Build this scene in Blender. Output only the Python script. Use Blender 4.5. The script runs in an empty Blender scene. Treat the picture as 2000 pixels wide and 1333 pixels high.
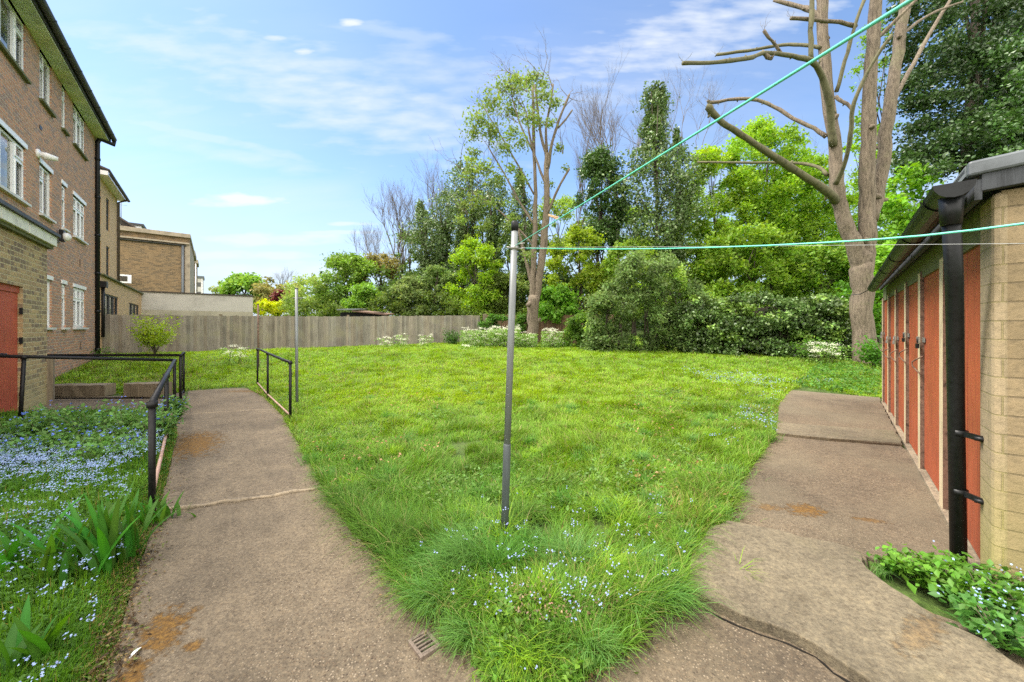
import bpy, math, random
import numpy as np
from mathutils import Vector
random.seed(7); RS = np.random.RandomState(7)
R = math.radians
scene = bpy.context.scene
C = scene.collection
# ------------------------------------------------------------------ camera
H = 1.35                       # eye height
F = 720.0                      # focal length in photo pixels (2000 wide)
HOR = 640.0
cam = bpy.data.cameras.new('camera'); camo = bpy.data.objects.new('camera', cam); C.objects.link(camo)
camo.location = (0, 0, H); camo.rotation_euler = (R(90), 0, 0)
cam.sensor_width = 36; cam.lens = 36*F/2000; cam.shift_y = -26.5/2000
cam.clip_start = 0.05; cam.clip_end = 2000
scene.camera = camo
# ------------------------------------------------------------------ light
SUN_EL, SUN_AZ = 60.0, 276.0   # azimuth measured from +Y towards +X
w = bpy.data.worlds.new('World'); scene.world = w; w.use_nodes = True
def build_world():
    nt = w.node_tree; N = nt.nodes; L = nt.links; N.clear()
    out = N.new('ShaderNodeOutputWorld'); bg = N.new('ShaderNodeBackground'); L.new(bg.outputs[0], out.inputs[0])
    sky = N.new('ShaderNodeTexSky'); sky.sky_type = 'NISHITA'; sky.sun_disc = False
    sky.sun_elevation = R(SUN_EL); sky.sun_rotation = R(SUN_AZ); sky.air_density = 1.0; sky.dust_density = 0.6; sky.ozone_density = 2.0
    tc = N.new('ShaderNodeTexCoord')
    sep = N.new('ShaderNodeSeparateXYZ'); L.new(tc.outputs['Generated'], sep.inputs[0])
    def m(op, a, b=None, c=None, clamp=False):
        n = N.new('ShaderNodeMath'); n.operation = op; n.use_clamp = clamp
        for i, v in enumerate((a, b, c)):
            if v is None: continue
            if isinstance(v, (int, float)): n.inputs[i].default_value = v
            else: L.new(v, n.inputs[i])
        return n.outputs[0]
    X, Y, Z = sep.outputs
    Zc = m('MAXIMUM', Z, 0.0)
    # cirrus on a high flat sheet: x/(z+k), y/(z+k)
    k = m('ADD', Zc, 0.12)
    cmb = N.new('ShaderNodeCombineXYZ'); L.new(m('DIVIDE', X, k), cmb.inputs[0]); L.new(m('DIVIDE', Y, k), cmb.inputs[1])
    mp = N.new('ShaderNodeMapping'); L.new(cmb.outputs[0], mp.inputs[0]); mp.inputs['Rotation'].default_value = (0, 0, R(38)); mp.inputs['Scale'].default_value = (0.42, 1.7, 1); mp.inputs['Location'].default_value = (3.1, 1.35, 0)
    nz = N.new('ShaderNodeTexNoise'); L.new(mp.outputs[0], nz.inputs['Vector']); nz.inputs['Scale'].default_value = 0.75; nz.inputs['Detail'].default_value = 9; nz.inputs['Roughness'].default_value = 0.6; nz.inputs['Distortion'].default_value = 0.5
    nz2 = N.new('ShaderNodeTexNoise'); L.new(cmb.outputs[0], nz2.inputs['Vector']); nz2.inputs['Scale'].default_value = 0.55; nz2.inputs['Detail'].default_value = 3
    c1 = m('MULTIPLY', m('SUBTRACT', nz.outputs[0], 0.44), 3.4, clamp=True)
    c2 = m('MULTIPLY', m('SUBTRACT', nz2.outputs[0], 0.40), 3.6, clamp=True)
    cir = m('MULTIPLY', m('MULTIPLY', c1, c2), 0.75)
    # discrete low clouds, laid out in compass/elevation coordinates
    Yc = m('MAXIMUM', Y, 0.05)
    U = m('DIVIDE', X, Yc); V = m('DIVIDE', Z, Yc)
    cm2 = N.new('ShaderNodeCombineXYZ'); L.new(U, cm2.inputs[0]); L.new(m('MULTIPLY', V, 3.5), cm2.inputs[1])
    n3 = N.new('ShaderNodeTexNoise'); L.new(cm2.outputs[0], n3.inputs['Vector']); n3.inputs['Scale'].default_value = 9; n3.inputs['Detail'].default_value = 7
    n3v = m('SUBTRACT', n3.outputs[0], 0.5)
    tot = cir
    fwd = m('GREATER_THAN', Y, 0.1)
    for (px, py, ax, ay, amt, rot) in [(465,391,100,16,.95,0),(640,455,130,5,.5,0),(560,468,190,15,.6,0),(520,530,300,22,.7,0),(450,500,200,10,.5,0),(592,101,27,9,.9,0),(683,44,30,10,.9,0),(535,75,28,7,.6,0),(690,437,60,5,.6,0),
                                  (640,185,400,95,.62,.32),(800,225,230,75,.62,.28),(560,120,330,42,.5,.16),(330,95,230,34,.5,.14),(850,140,200,60,.4,.2),(1120,170,420,120,.38,-.1),(250,200,200,60,.3,.2),(450,300,260,22,.35,.2),(200,60,120,30,.28,.1),(1350,70,360,75,.8,-.30),(1250,130,300,40,.25,-.1),(760,60,160,18,.25,.1),(430,275,250,12,.3,.22),(1120,140,60,10,.3,.4)]:
        u0, v0 = (px-1000)/F, (HOR-py)/F
        du = m('SUBTRACT', U, u0); dv = m('SUBTRACT', V, v0)
        cr, sr = math.cos(rot), math.sin(rot)
        a = m('DIVIDE', m('SUBTRACT', m('MULTIPLY', du, cr), m('MULTIPLY', dv, sr)), ax/F)
        b = m('DIVIDE', m('ADD', m('MULTIPLY', du, sr), m('MULTIPLY', dv, cr)), ay/F)
        q = m('ADD', m('MULTIPLY', a, a), m('MULTIPLY', b, b))
        soft = 1.3 if ay > 20 else 2.2
        t = m('MULTIPLY', m('SUBTRACT', m('ADD', m('SUBTRACT', 1.0, q), m('MULTIPLY', n3v, 3.2)), 0.05), soft*.5, clamp=True)
        t = m('MULTIPLY', m('MULTIPLY', t, fwd), amt)
        tot = m('MAXIMUM', tot, t)
    # pale band low on the horizon
    band = m('MULTIPLY', m('SUBTRACT', 0.34, Zc), 3.0, clamp=True)
    hz = N.new('ShaderNodeMix'); hz.data_type = 'RGBA'
    L.new(tot, hz.inputs[0]); hz.inputs[7].default_value = (2.0, 2.1, 2.22, 1)
    tint = N.new('ShaderNodeMix'); tint.data_type = 'RGBA'; tint.blend_type = 'MULTIPLY'; tint.inputs[0].default_value = 1
    L.new(sky.outputs[0], tint.inputs[6]); tint.inputs[7].default_value = (.50, .53, .56, 1)
    bd = N.new('ShaderNodeMix'); bd.data_type = 'RGBA'; L.new(band, bd.inputs[0]); L.new(tint.outputs[2], bd.inputs[6]); bd.inputs[7].default_value = (1.50, 1.72, 1.98, 1); L.new(bd.outputs[2], hz.inputs[6]); 
    # unseen bright cloud added overhead and behind the camera to light the scene
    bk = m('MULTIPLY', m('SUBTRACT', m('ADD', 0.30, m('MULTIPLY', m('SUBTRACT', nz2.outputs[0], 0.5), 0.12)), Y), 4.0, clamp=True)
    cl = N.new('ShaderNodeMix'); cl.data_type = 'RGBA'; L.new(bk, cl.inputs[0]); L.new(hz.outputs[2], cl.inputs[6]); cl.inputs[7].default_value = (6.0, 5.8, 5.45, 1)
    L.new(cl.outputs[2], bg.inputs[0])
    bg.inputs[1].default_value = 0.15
build_world()
sl = bpy.data.lights.new('sun', 'SUN'); so = bpy.data.objects.new('sun', sl); C.objects.link(so)
sl.energy = 2.2; sl.angle = R(24); sl.color = (1.0, .94, .84)
sd = Vector((math.sin(R(SUN_AZ))*math.cos(R(SUN_EL)), math.cos(R(SUN_AZ))*math.cos(R(SUN_EL)), math.sin(R(SUN_EL))))
so.rotation_euler = sd.to_track_quat('Z', 'Y').to_euler(); so.location = (0, -5, 20)
scene.view_settings.view_transform = 'Standard'; scene.view_settings.look = 'None'
scene.view_settings.exposure = 1.72; scene.view_settings.gamma = 1
scene.render.engine = 'CYCLES'
try:
    scene.cycles.use_denoising = False; scene.cycles.sample_clamp_indirect = 4; scene.cycles.max_bounces = 6; scene.cycles.transparent_max_bounces = 12
    scene.cycles.diffuse_bounces = 3; scene.cycles.glossy_bounces = 2; scene.cycles.transmission_bounces = 4; scene.cycles.caustics_reflective = False; scene.cycles.caustics_refractive = False
except Exception: pass
# ------------------------------------------------------------------ helpers
def at(px, py, Y):             # photo direction + distance along the view axis -> point
    return Vector(((px-1000)/F*Y, Y, H + (HOR-py)/F*Y))
def G(px, py, h=0.0):          # point on the ground (height h)
    Y = F*(H-h)/(py-HOR); return Vector(((px-1000)/F*Y, Y, h))
def hgt(x, y):                 # the lie of the land
    x = np.asarray(x, float); y = np.asarray(y, float)
    h = np.interp(y, [6.8, 8.8, 13.2, 20, 60], [0, .05, .38, .56, .8])
    bank = np.clip((y + .25*x - 27)/14, 0, 1)*np.clip((x + 12)/10, 0, 1)
    return h + 3.2*bank*bank*(3-2*bank)
def hz(x, y): return float(hgt(x, y)) - 0.03
def wloc(o):
    v = Vector((0, 0, 0))
    while o is not None: v = v + o.location; o = o.parent
    return v
def tag(o, label=None, cat=None, group=None, kind=None):
    if label: o['label'] = label
    if cat: o['category'] = cat
    if group: o['group'] = group
    if kind: o['kind'] = kind
    return o
def thing(name, loc, label, cat, group=None):
    o = bpy.data.objects.new(name, None); C.objects.link(o); o.location = loc; o.empty_display_size = .1
    return tag(o, label, cat, group)
def copy_tree(o, parent=None):
    c = o.copy(); C.objects.link(c); c.parent = parent
    for ch in list(o.children): copy_tree(ch, c)
    return c
def np_mesh(name, V, polys, mat, parent=None, col=None, smooth=False, uv=False):
    """polys: list of int arrays (n,k)"""
    V = np.asarray(V, np.float32)
    off = np.array(wloc(parent)) if parent is not None else np.zeros(3)
    me = bpy.data.meshes.new(name)
    me.vertices.add(len(V)); me.vertices.foreach_set('co', (V-off).astype(np.float32).ravel())
    polys = [np.asarray(p, np.int32) for p in polys if len(p)]
    loops = np.concatenate([p.ravel() for p in polys]); tot = np.concatenate([np.full(len(p), p.shape[1], np.int32) for p in polys])
    me.loops.add(len(loops)); me.loops.foreach_set('vertex_index', loops)
    st = np.concatenate([[0], np.cumsum(tot)[:-1]]).astype(np.int32)
    me.polygons.add(len(tot)); me.polygons.foreach_set('loop_start', st)
    try: me.polygons.foreach_set('loop_total', tot)
    except Exception: pass
    if smooth: me.polygons.foreach_set('use_smooth', np.ones(len(tot), bool))
    me.update(calc_edges=True)
    if col is not None:
        a = me.color_attributes.new('col', 'FLOAT_COLOR', 'POINT')
        a.data.foreach_set('color', np.concatenate([np.clip(col, 0, 1), np.ones((len(V), 1))], 1).astype(np.float32).ravel())
    me.materials.append(mat)
    o = bpy.data.objects.new(name, me); C.objects.link(o); o.parent = parent
    return o
class MB:
    def __init__(s): s.v = []; s.f = []; s.c = []; s.cur = (1, 1, 1); s.sm = []
    def add(s, vs, fs, smooth=False):
        b = len(s.v)
        for p in vs: s.v.append((p[0], p[1], p[2])); s.c.append(s.cur)
        for f in fs: s.f.append([b+i for i in f]); s.sm.append(smooth)
    def box(s, o, ax, ay, az):           # corner/centre-free box: origin + three edge vectors
        o, ax, ay, az = Vector(o), Vector(ax), Vector(ay), Vector(az)
        p = [o, o+ax, o+ax+ay, o+ay]; p += [q+az for q in p]
        fs = [(0,3,2,1),(4,5,6,7),(0,1,5,4),(1,2,6,5),(2,3,7,6),(3,0,4,7)]
        if ax.cross(ay).dot(az) < 0: fs = [f[::-1] for f in fs]
        s.add(p, fs)
    def cbox(s, c, sx, sy, sz, ux=Vector((1,0,0)), uy=Vector((0,1,0)), uz=Vector((0,0,1))):
        ux, uy, uz = Vector(ux).normalized(), Vector(uy).normalized(), Vector(uz).normalized()
        s.box(Vector(c)-ux*sx/2-uy*sy/2-uz*sz/2, ux*sx, uy*sy, uz*sz)
    def quad(s, a, b, c, d): s.add([a, b, c, d], [(0, 1, 2, 3)])
    def tube(s, pts, rad, n=8, cap=True, jit=0.0, smooth=True):
        pts = [Vector(p) for p in pts]; m = len(pts)
        if not hasattr(rad, '__len__'): rad = [rad]*m
        up = None; vs = []
        for i, p in enumerate(pts):
            t = (pts[min(i+1, m-1)]-pts[max(i-1, 0)])
            if t.length < 1e-9: t = Vector((0, 0, 1))
            t.normalize()
            if up is None:
                up = Vector((1, 0, 0)) if abs(t.x) < .8 else Vector((0, 1, 0))
            a = (up - t*up.dot(t))
            if a.length < 1e-6: a = Vector((0, 1, 0)) - t*t.y
            a.normalize(); up = a; b = t.cross(a)
            for k in range(n):
                th = 2*math.pi*k/n; r = rad[i]*(1+(random.uniform(-jit, jit) if jit else 0))
                vs.append(p+(a*math.cos(th)+b*math.sin(th))*r)
        fs = [(i*n+k, i*n+(k+1)%n, (i+1)*n+(k+1)%n, (i+1)*n+k) for i in range(m-1) for k in range(n)]
        if cap: fs += [tuple(range(n))[::-1], tuple(range((m-1)*n, m*n))]
        s.add(vs, fs, smooth)
    def prism(s, poly, z0, z1):
        n = len(poly)
        ar = sum(poly[i][0]*poly[(i+1)%n][1]-poly[(i+1)%n][0]*poly[i][1] for i in range(n))
        if ar < 0: poly = poly[::-1]
        vs = [(p[0], p[1], z0) for p in poly]+[(p[0], p[1], z1) for p in poly]
        s.add(vs, [tuple(range(n))[::-1], tuple(range(n, 2*n))]+[(i, (i+1)%n, n+(i+1)%n, n+i) for i in range(n)])
    def build(s, name, mat, parent=None, col=False, bevel=0):
        off = wloc(parent) if parent is not None else Vector((0,0,0))
        me = bpy.data.meshes.new(name)
        me.from_pydata([(x-off.x, y-off.y, z-off.z) for x, y, z in s.v], [], s.f); me.update()
        me.polygons.foreach_set('use_smooth', s.sm)
        uvl = me.uv_layers.new(name='UVMap'); dat = []
        for p in me.polygons:
            n = p.normal
            for li in p.loop_indices:
                x, y, z = s.v[me.loops[li].vertex_index]
                if abs(n.z) > .8: dat += [x, y]
                else:
                    l = math.hypot(n.x, n.y) or 1; dat += [(-n.y*x+n.x*y)/l, z]
        uvl.data.foreach_set('uv', dat)
        if col:
            a = me.color_attributes.new('col', 'FLOAT_COLOR', 'POINT')
            a.data.foreach_set('color', [q for c in s.c for q in (*c, 1)])
        me.materials.append(mat)
        o = bpy.data.objects.new(name, me); C.objects.link(o); o.parent = parent
        if bevel:
            b = o.modifiers.new('bevel', 'BEVEL'); b.width = bevel; b.segments = 2; b.limit_method = 'ANGLE'
        return o
# vectorised value noise
_T = RS.rand(256, 256)
def vnoise(x, y, s=1.0, o=0):
    x = np.asarray(x)*s+o*17.3+100; y = np.asarray(y)*s+o*9.7+100
    xi = np.floor(x).astype(int); yi = np.floor(y).astype(int); fx = x-xi; fy = y-yi
    fx = fx*fx*(3-2*fx); fy = fy*fy*(3-2*fy)
    a = _T[xi % 256, yi % 256]; b = _T[(xi+1) % 256, yi % 256]; c = _T[xi % 256, (yi+1) % 256]; d = _T[(xi+1) % 256, (yi+1) % 256]
    return a*(1-fx)*(1-fy)+b*fx*(1-fy)+c*(1-fx)*fy+d*fx*fy
def inpoly(x, y, poly):
    r = np.zeros(len(x), bool); n = len(poly); j = n-1
    for i in range(n):
        xi, yi = poly[i][0], poly[i][1]; xj, yj = poly[j][0], poly[j][1]
        cnd = ((yi > y) != (yj > y)) & (x < (xj-xi)*(y-yi)/((yj-yi) or 1e-12)+xi)
        r ^= cnd; j = i
    return r
# ------------------------------------------------------------------ materials
def mat_new(name):
    m = bpy.data.materials.new(name); m.use_nodes = True; nt = m.node_tree
    return m, nt, nt.nodes, nt.links, nt.nodes['Principled BSDF']
def nd(N, typ, **kw):
    n = N.new(typ)
    for k, v in kw.items():
        if k in n.inputs.keys(): n.inputs[k].default_value = v
        else: setattr(n, k, v)
    return n
def ramp(N, L, src, stops):
    r = N.new('ShaderNodeValToRGB'); e = r.color_ramp.elements
    while len(e) < len(stops): e.new(.5)
    for i, (p, c) in enumerate(stops): e[i].position = p; e[i].color = (*c, 1) if len(c) == 3 else c
    L.new(src, r.inputs[0]); return r.outputs[0]
def mixc(N, L, fac, a, b, blend='MIX'):
    n = N.new('ShaderNodeMix'); n.data_type = 'RGBA'; n.blend_type = blend
    for i, v in ((0, fac), (6, a), (7, b)):
        if isinstance(v, (int, float)): n.inputs[i].default_value = v
        elif isinstance(v, tuple): n.inputs[i].default_value = (*v, 1) if len(v) == 3 else v
        else: L.new(v, n.inputs[i])
    return n.outputs[2]
def mth(N, L, op, a, b=None, clamp=False):
    n = N.new('ShaderNodeMath'); n.operation = op; n.use_clamp = clamp
    for i, v in enumerate((a, b)):
        if v is None: continue
        if isinstance(v, (int, float)): n.inputs[i].default_value = v
        else: L.new(v, n.inputs[i])
    return n.outputs[0]
def bump(N, L, h, st, dist, bs):
    b = nd(N, 'ShaderNodeBump', Strength=st, Distance=dist); L.new(h, b.inputs['Height']); L.new(b.outputs[0], bs.inputs['Normal']); return b
def plain(name, c, rough=.6, metal=0, var=.25, scale=6, bumpst=.15, stretch=(1,1,1), dark=None, coat=0):
    m, nt, N, L, bs = mat_new(name)
    tc = N.new('ShaderNodeTexCoord'); mp = N.new('ShaderNodeMapping'); L.new(tc.outputs['Object'], mp.inputs[0]); mp.inputs['Scale'].default_value = stretch
    n = nd(N, 'ShaderNodeTexNoise', Scale=scale, Detail=8.0, Roughness=.65); L.new(mp.outputs[0], n.inputs['Vector'])
    d = dark or tuple(x*(1-var*1.6) for x in c); h = tuple(min(1, x*(1+var*.6)) for x in c)
    col = ramp(N, L, n.outputs[0], [(.28, d), (.5, c), (.75, h)]); L.new(col, bs.inputs['Base Color'])
    bs.inputs['Roughness'].default_value = rough; bs.inputs['Metallic'].default_value = metal
    if max(c) < .03: bs.inputs['Specular IOR Level'].default_value = .3
    if coat: bs.inputs['Coat Weight'].default_value = coat
    if bumpst: bump(N, L, n.outputs[0], bumpst, .01, bs)
    return m
def brick(name, c1, c2, mortar, bw=.225, rh=.075, ms=.010, stain=(.5,.42,.3), stainamt=.25, c3=None, bias=0.0, rough=.9, grime=None):
    m, nt, N, L, bs = mat_new(name)
    uv = N.new('ShaderNodeUVMap')
    nw = nd(N, 'ShaderNodeTexNoise', Scale=3.0, Detail=2.0); L.new(uv.outputs[0], nw.inputs['Vector'])
    vm = N.new('ShaderNodeVectorMath'); vm.operation = 'MULTIPLY_ADD'; L.new(nw.outputs['Color'], vm.inputs[0]); vm.inputs[1].default_value = (.012, .012, 0); L.new(uv.outputs[0], vm.inputs[2])
    def bt(a, b, sc=1.0):
        t = nd(N, 'ShaderNodeTexBrick', Scale=1.0); t.inputs['Color1'].default_value = (*a, 1); t.inputs['Color2'].default_value = (*b, 1)
        t.inputs['Mortar'].default_value = (*mortar, 1); t.inputs['Mortar Size'].default_value = ms; t.inputs['Mortar Smooth'].default_value = .3; t.inputs['Bias'].default_value = bias
        t.inputs['Brick Width'].default_value = bw; t.inputs['Row Height'].default_value = rh
        L.new(vm.outputs[0], t.inputs['Vector']); return t
    t = bt(c1, c2); col = t.outputs['Color']
    if c3:   # third tone, picked brick by brick by a cell noise laid on the same courses
        sp = N.new('ShaderNodeSeparateXYZ'); L.new(vm.outputs[0], sp.inputs[0])
        row = mth(N, L, 'FLOOR', mth(N, L, 'DIVIDE', sp.outputs[1], rh))
        xx = mth(N, L, 'ADD', mth(N, L, 'DIVIDE', sp.outputs[0], bw), mth(N, L, 'MULTIPLY', mth(N, L, 'MODULO', row, 2.0), -.5))
        cb = N.new('ShaderNodeCombineXYZ'); L.new(mth(N, L, 'FLOOR', xx), cb.inputs[0]); L.new(row, cb.inputs[1])
        wn = N.new('ShaderNodeTexWhiteNoise'); wn.noise_dimensions = '2D'; L.new(cb.outputs[0], wn.inputs['Vector'])
        sel = mth(N, L, 'MULTIPLY', mth(N, L, 'GREATER_THAN', wn.outputs['Value'], .68), mth(N, L, 'SUBTRACT', 1.0, t.outputs['Fac']))
        col = mixc(N, L, mth(N, L, 'MULTIPLY', sel, .8), col, c3)
    n1 = nd(N, 'ShaderNodeTexNoise', Scale=.9, Detail=6.0, Roughness=.7); L.new(uv.outputs[0], n1.inputs['Vector'])
    f = mth(N, L, 'MULTIPLY', mth(N, L, 'SUBTRACT', n1.outputs[0], .45), 4*stainamt, clamp=True)
    col = mixc(N, L, f, col, stain)
    n2 = nd(N, 'ShaderNodeTexNoise', Scale=28.0, Detail=6.0, Roughness=.75); L.new(uv.outputs[0], n2.inputs['Vector'])
    col = mixc(N, L, .75, col, ramp(N, L, n2.outputs[0], [(.3, (.55,.55,.55)), (.5, (1,1,1)), (.75, (1.25,1.2,1.15))]), 'MULTIPLY')
    if grime:   # damp algae rising from the foot of the wall
        geo = N.new('ShaderNodeNewGeometry'); s3 = N.new('ShaderNodeSeparateXYZ'); L.new(geo.outputs['Position'], s3.inputs[0])
        g = mth(N, L, 'MULTIPLY', mth(N, L, 'SUBTRACT', mth(N, L, 'ADD', .35, mth(N, L, 'MULTIPLY', n1.outputs[0], 1.0)), s3.outputs[2]), 1.2, clamp=True)
        col = mixc(N, L, mth(N, L, 'MULTIPLY', g, .55), col, grime)
    L.new(col, bs.inputs['Base Color']); bs.inputs['Roughness'].default_value = rough
    hh = mth(N, L, 'SUBTRACT', mth(N, L, 'MULTIPLY', n2.outputs[0], .5), t.outputs['Fac'])
    bump(N, L, hh, .7, .012, bs)
    return m
def leafmat(name, trans=.35, rough=.45, spec=.3):
    m, nt, N, L, bs = mat_new(name)
    a = N.new('ShaderNodeAttribute'); a.attribute_name = 'col'
    L.new(a.outputs['Color'], bs.inputs['Base Color']); bs.inputs['Roughness'].default_value = rough; bs.inputs['Specular IOR Level'].default_value = spec
    tr = N.new('ShaderNodeBsdfTranslucent'); hs = nd(N, 'ShaderNodeHueSaturation', Saturation=1.1, Value=1.35); hs.inputs['Hue'].default_value = .49; L.new(a.outputs['Color'], hs.inputs['Color']); L.new(hs.outputs[0], tr.inputs[0])
    mx = N.new('ShaderNodeMixShader'); mx.inputs[0].default_value = trans
    L.new(bs.outputs[0], mx.inputs[1]); L.new(tr.outputs[0], mx.inputs[2]); L.new(mx.outputs[0], N['Material Output'].inputs[0])
    return m
def concrete(name, base, agg=0.0, moss=(), tint=None, groove=0):
    m, nt, N, L, bs = mat_new(name)
    geo = N.new('ShaderNodeNewGeometry'); P = geo.outputs['Position']
    n1 = nd(N, 'ShaderNodeTexNoise', Scale=1.1, Detail=7.0, Roughness=.62); L.new(P, n1.inputs['Vector'])
    n2 = nd(N, 'ShaderNodeTexNoise', Scale=55.0, Detail=8.0, Roughness=.75); L.new(P, n2.inputs['Vector'])
    n4 = nd(N, 'ShaderNodeTexNoise', Scale=9.0, Detail=8.0, Roughness=.7); L.new(P, n4.inputs['Vector'])
    dk = tuple(x*.56 for x in base); lt = (base[0]*1.30, base[1]*1.30, base[2]*1.27)
    col = ramp(N, L, n1.outputs[0], [(.30, dk), (.50, base), (.70, lt)])
    col = mixc(N, L, .9, col, ramp(N, L, n4.outputs[0], [(.32, (.72,.70,.67)), (.5, (1,1,1)), (.70, (1.15,1.13,1.1))]), 'MULTIPLY')
    n6 = nd(N, 'ShaderNodeTexNoise', Scale=38.0, Detail=5.0, Roughness=.8); L.new(P, n6.inputs['Vector'])
    col = mixc(N, L, .9, col, ramp(N, L, n6.outputs[0], [(.36, (.68,.65,.62)), (.48, (1,1,1)), (.60, (1.08,1.08,1.06)), (.68, (1.4,1.35,1.25))]), 'MULTIPLY')
    col = mixc(N, L, .8, col, ramp(N, L, n2.outputs[0], [(.33, (.42,.40,.38)), (.5, (1,1,1)), (.66, (1.5,1.45,1.35))]), 'MULTIPLY')
    hgt_ = n2.outputs[0]
    if agg:
        v = nd(N, 'ShaderNodeTexVoronoi', Scale=84.0, Randomness=1.0); L.new(P, v.inputs['Vector'])
        g = mth(N, L, 'MULTIPLY', mth(N, L, 'SUBTRACT', .42, v.outputs['Distance']), 7.0, clamp=True)
        wn = N.new('ShaderNodeSeparateColor'); L.new(v.outputs['Color'], wn.inputs[0])
        stone = ramp(N, L, wn.outputs[0], [(0, (.045,.03,.02)), (.3, (.12,.08,.048)), (.6, (.20,.145,.09)), (.85, (.31,.245,.17))])
        nm = nd(N, 'ShaderNodeTexNoise', Scale=1.7, Detail=4.0); L.new(P, nm.inputs['Vector'])
        gg = mth(N, L, 'MULTIPLY', g, mth(N, L, 'MULTIPLY', mth(N, L, 'SUBTRACT', nm.outputs[0], .30), 3.5*agg, clamp=True))
        col = mixc(N, L, mth(N, L, 'MULTIPLY', gg, .85), col, stone)
        hgt_ = mth(N, L, 'ADD', mth(N, L, 'MULTIPLY', gg, 1.0), n2.outputs[0])
    if tint:
        n5 = nd(N, 'ShaderNodeTexNoise', Scale=.75, Detail=5.0, Roughness=.6); n5.inputs['W' if 0 else 'Distortion'].default_value = .4; L.new(P, n5.inputs['Vector'])
        col = mixc(N, L, mth(N, L, 'MULTIPLY', mth(N, L, 'SUBTRACT', n5.outputs[0], .45), 3.0, clamp=True), col, tint)
    if groove:      # tamped ripples across the slab
        wv = nd(N, 'ShaderNodeTexWave', Scale=groove, Distortion=3.0, Detail=3.0); wv.inputs['Detail Scale'].default_value = 3.0
        mp = N.new('ShaderNodeMapping'); mp.inputs['Rotation'].default_value = (0, 0, R(-42)); L.new(P, mp.inputs[0]); L.new(mp.outputs[0], wv.inputs['Vector'])
        hgt_ = mth(N, L, 'ADD', hgt_, mth(N, L, 'MULTIPLY', wv.outputs['Fac'], .3))
        col = mixc(N, L, .12, col, ramp(N, L, wv.outputs['Fac'], [(0, (.72,.70,.68)), (.6, (1,1,1))]), 'MULTIPLY')
    for (mx_, my_, rx, ry, rot, amt) in moss:
        sb = N.new('ShaderNodeVectorMath'); sb.operation = 'SUBTRACT'; L.new(P, sb.inputs[0]); sb.inputs[1].default_value = (mx_, my_, 0)
        mp = N.new('ShaderNodeMapping'); mp.vector_type = 'TEXTURE'; mp.inputs['Rotation'].default_value = (0, 0, rot); mp.inputs['Scale'].default_value = (rx, ry, 1); L.new(sb.outputs[0], mp.inputs[0])
        ln = N.new('ShaderNodeVectorMath'); ln.operation = 'LENGTH'; L.new(mp.outputs[0], ln.inputs[0])
        n3 = nd(N, 'ShaderNodeTexNoise', Scale=22.0, Detail=9.0, Roughness=.75); L.new(P, n3.inputs['Vector'])
        e = mth(N, L, 'ADD', mth(N, L, 'SUBTRACT', 1.0, ln.outputs['Value']), mth(N, L, 'MULTIPLY', mth(N, L, 'SUBTRACT', n3.outputs[0], .47), 5.0))
        e = mth(N, L, 'MULTIPLY', mth(N, L, 'MULTIPLY', e, 1.8, clamp=True), mth(N, L, 'MULTIPLY', mth(N, L, 'SUBTRACT', 1.7, ln.outputs['Value']), 2.0, clamp=True))
        mc = ramp(N, L, n2.outputs[0], [(.35, (.045,.022,.005)), (.55, (.18,.088,.012)), (.7, (.27,.16,.022))])
        col = mixc(N, L, mth(N, L, 'MULTIPLY', e, amt), col, mc)
        hgt_ = mth(N, L, 'ADD', hgt_, mth(N, L, 'MULTIPLY', e, 1.5))
    L.new(col, bs.inputs['Base Color']); bs.inputs['Roughness'].default_value = .92
    bump(N, L, hgt_, .55, .008, bs)
    return m
def wood(name, c, c2, attr=False, scale=1.0, rough=.85, boards=0, green=None):
    m, nt, N, L, bs = mat_new(name)
    uv = N.new('ShaderNodeUVMap'); mp = N.new('ShaderNodeMapping'); L.new(uv.outputs[0], mp.inputs[0]); mp.inputs['Scale'].default_value = (26*scale, 1.6*scale, 1)
    n = nd(N, 'ShaderNodeTexNoise', Scale=1.4, Detail=8.0, Roughness=.7, Distortion=.3); L.new(mp.outputs[0], n.inputs['Vector'])
    n2 = nd(N, 'ShaderNodeTexNoise', Scale=1.6, Detail=5.0); L.new(uv.outputs[0], n2.inputs['Vector'])
    col = ramp(N, L, n.outputs[0], [(.28, c2), (.52, c), (.75, tuple(x*1.2 for x in c))])
    col = mixc(N, L, .8, col, ramp(N, L, n2.outputs[0], [(.3, (.68,.66,.62)), (.55, (1,1,1)), (.72, (1.15,1.13,1.1))]), 'MULTIPLY')
    h = n.outputs[0]
    if attr:
        a = N.new('ShaderNodeAttribute'); a.attribute_name = 'col'; col = mixc(N, L, 1.0, col, a.outputs['Color'], 'MULTIPLY')
    if green:
        col = mixc(N, L, mth(N, L, 'MULTIPLY', mth(N, L, 'SUBTRACT', n2.outputs[0], .48), 3.0, clamp=True), col, green)
    L.new(col, bs.inputs['Base Color']); bs.inputs['Roughness'].default_value = rough; bump(N, L, h, .4, .004, bs)
    return m
M = {}
M['brick_red'] = brick('red brown brick', (.58,.29,.165), (.43,.23,.14), (.50,.41,.31), c3=(.29,.20,.17), stain=(.54,.36,.24), stainamt=.2)
M['brick_stock'] = brick('yellow stock brick', (.46,.33,.16), (.33,.23,.12), (.50,.42,.25), c3=(.15,.105,.08), stain=(.48,.42,.21), stainamt=.32, grime=(.42,.39,.19))
M['brick_tan'] = brick('tan brick', (.68,.45,.24), (.60,.40,.22), (.64,.47,.3), stain=(.62,.42,.24), stainamt=.1)
M['brick_brown'] = brick('weathered brown brick', (.29,.19,.095), (.19,.125,.065), (.28,.21,.13), c3=(.11,.08,.05), bw=.24, rh=.085, stain=(.27,.21,.13), stainamt=.32)
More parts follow.
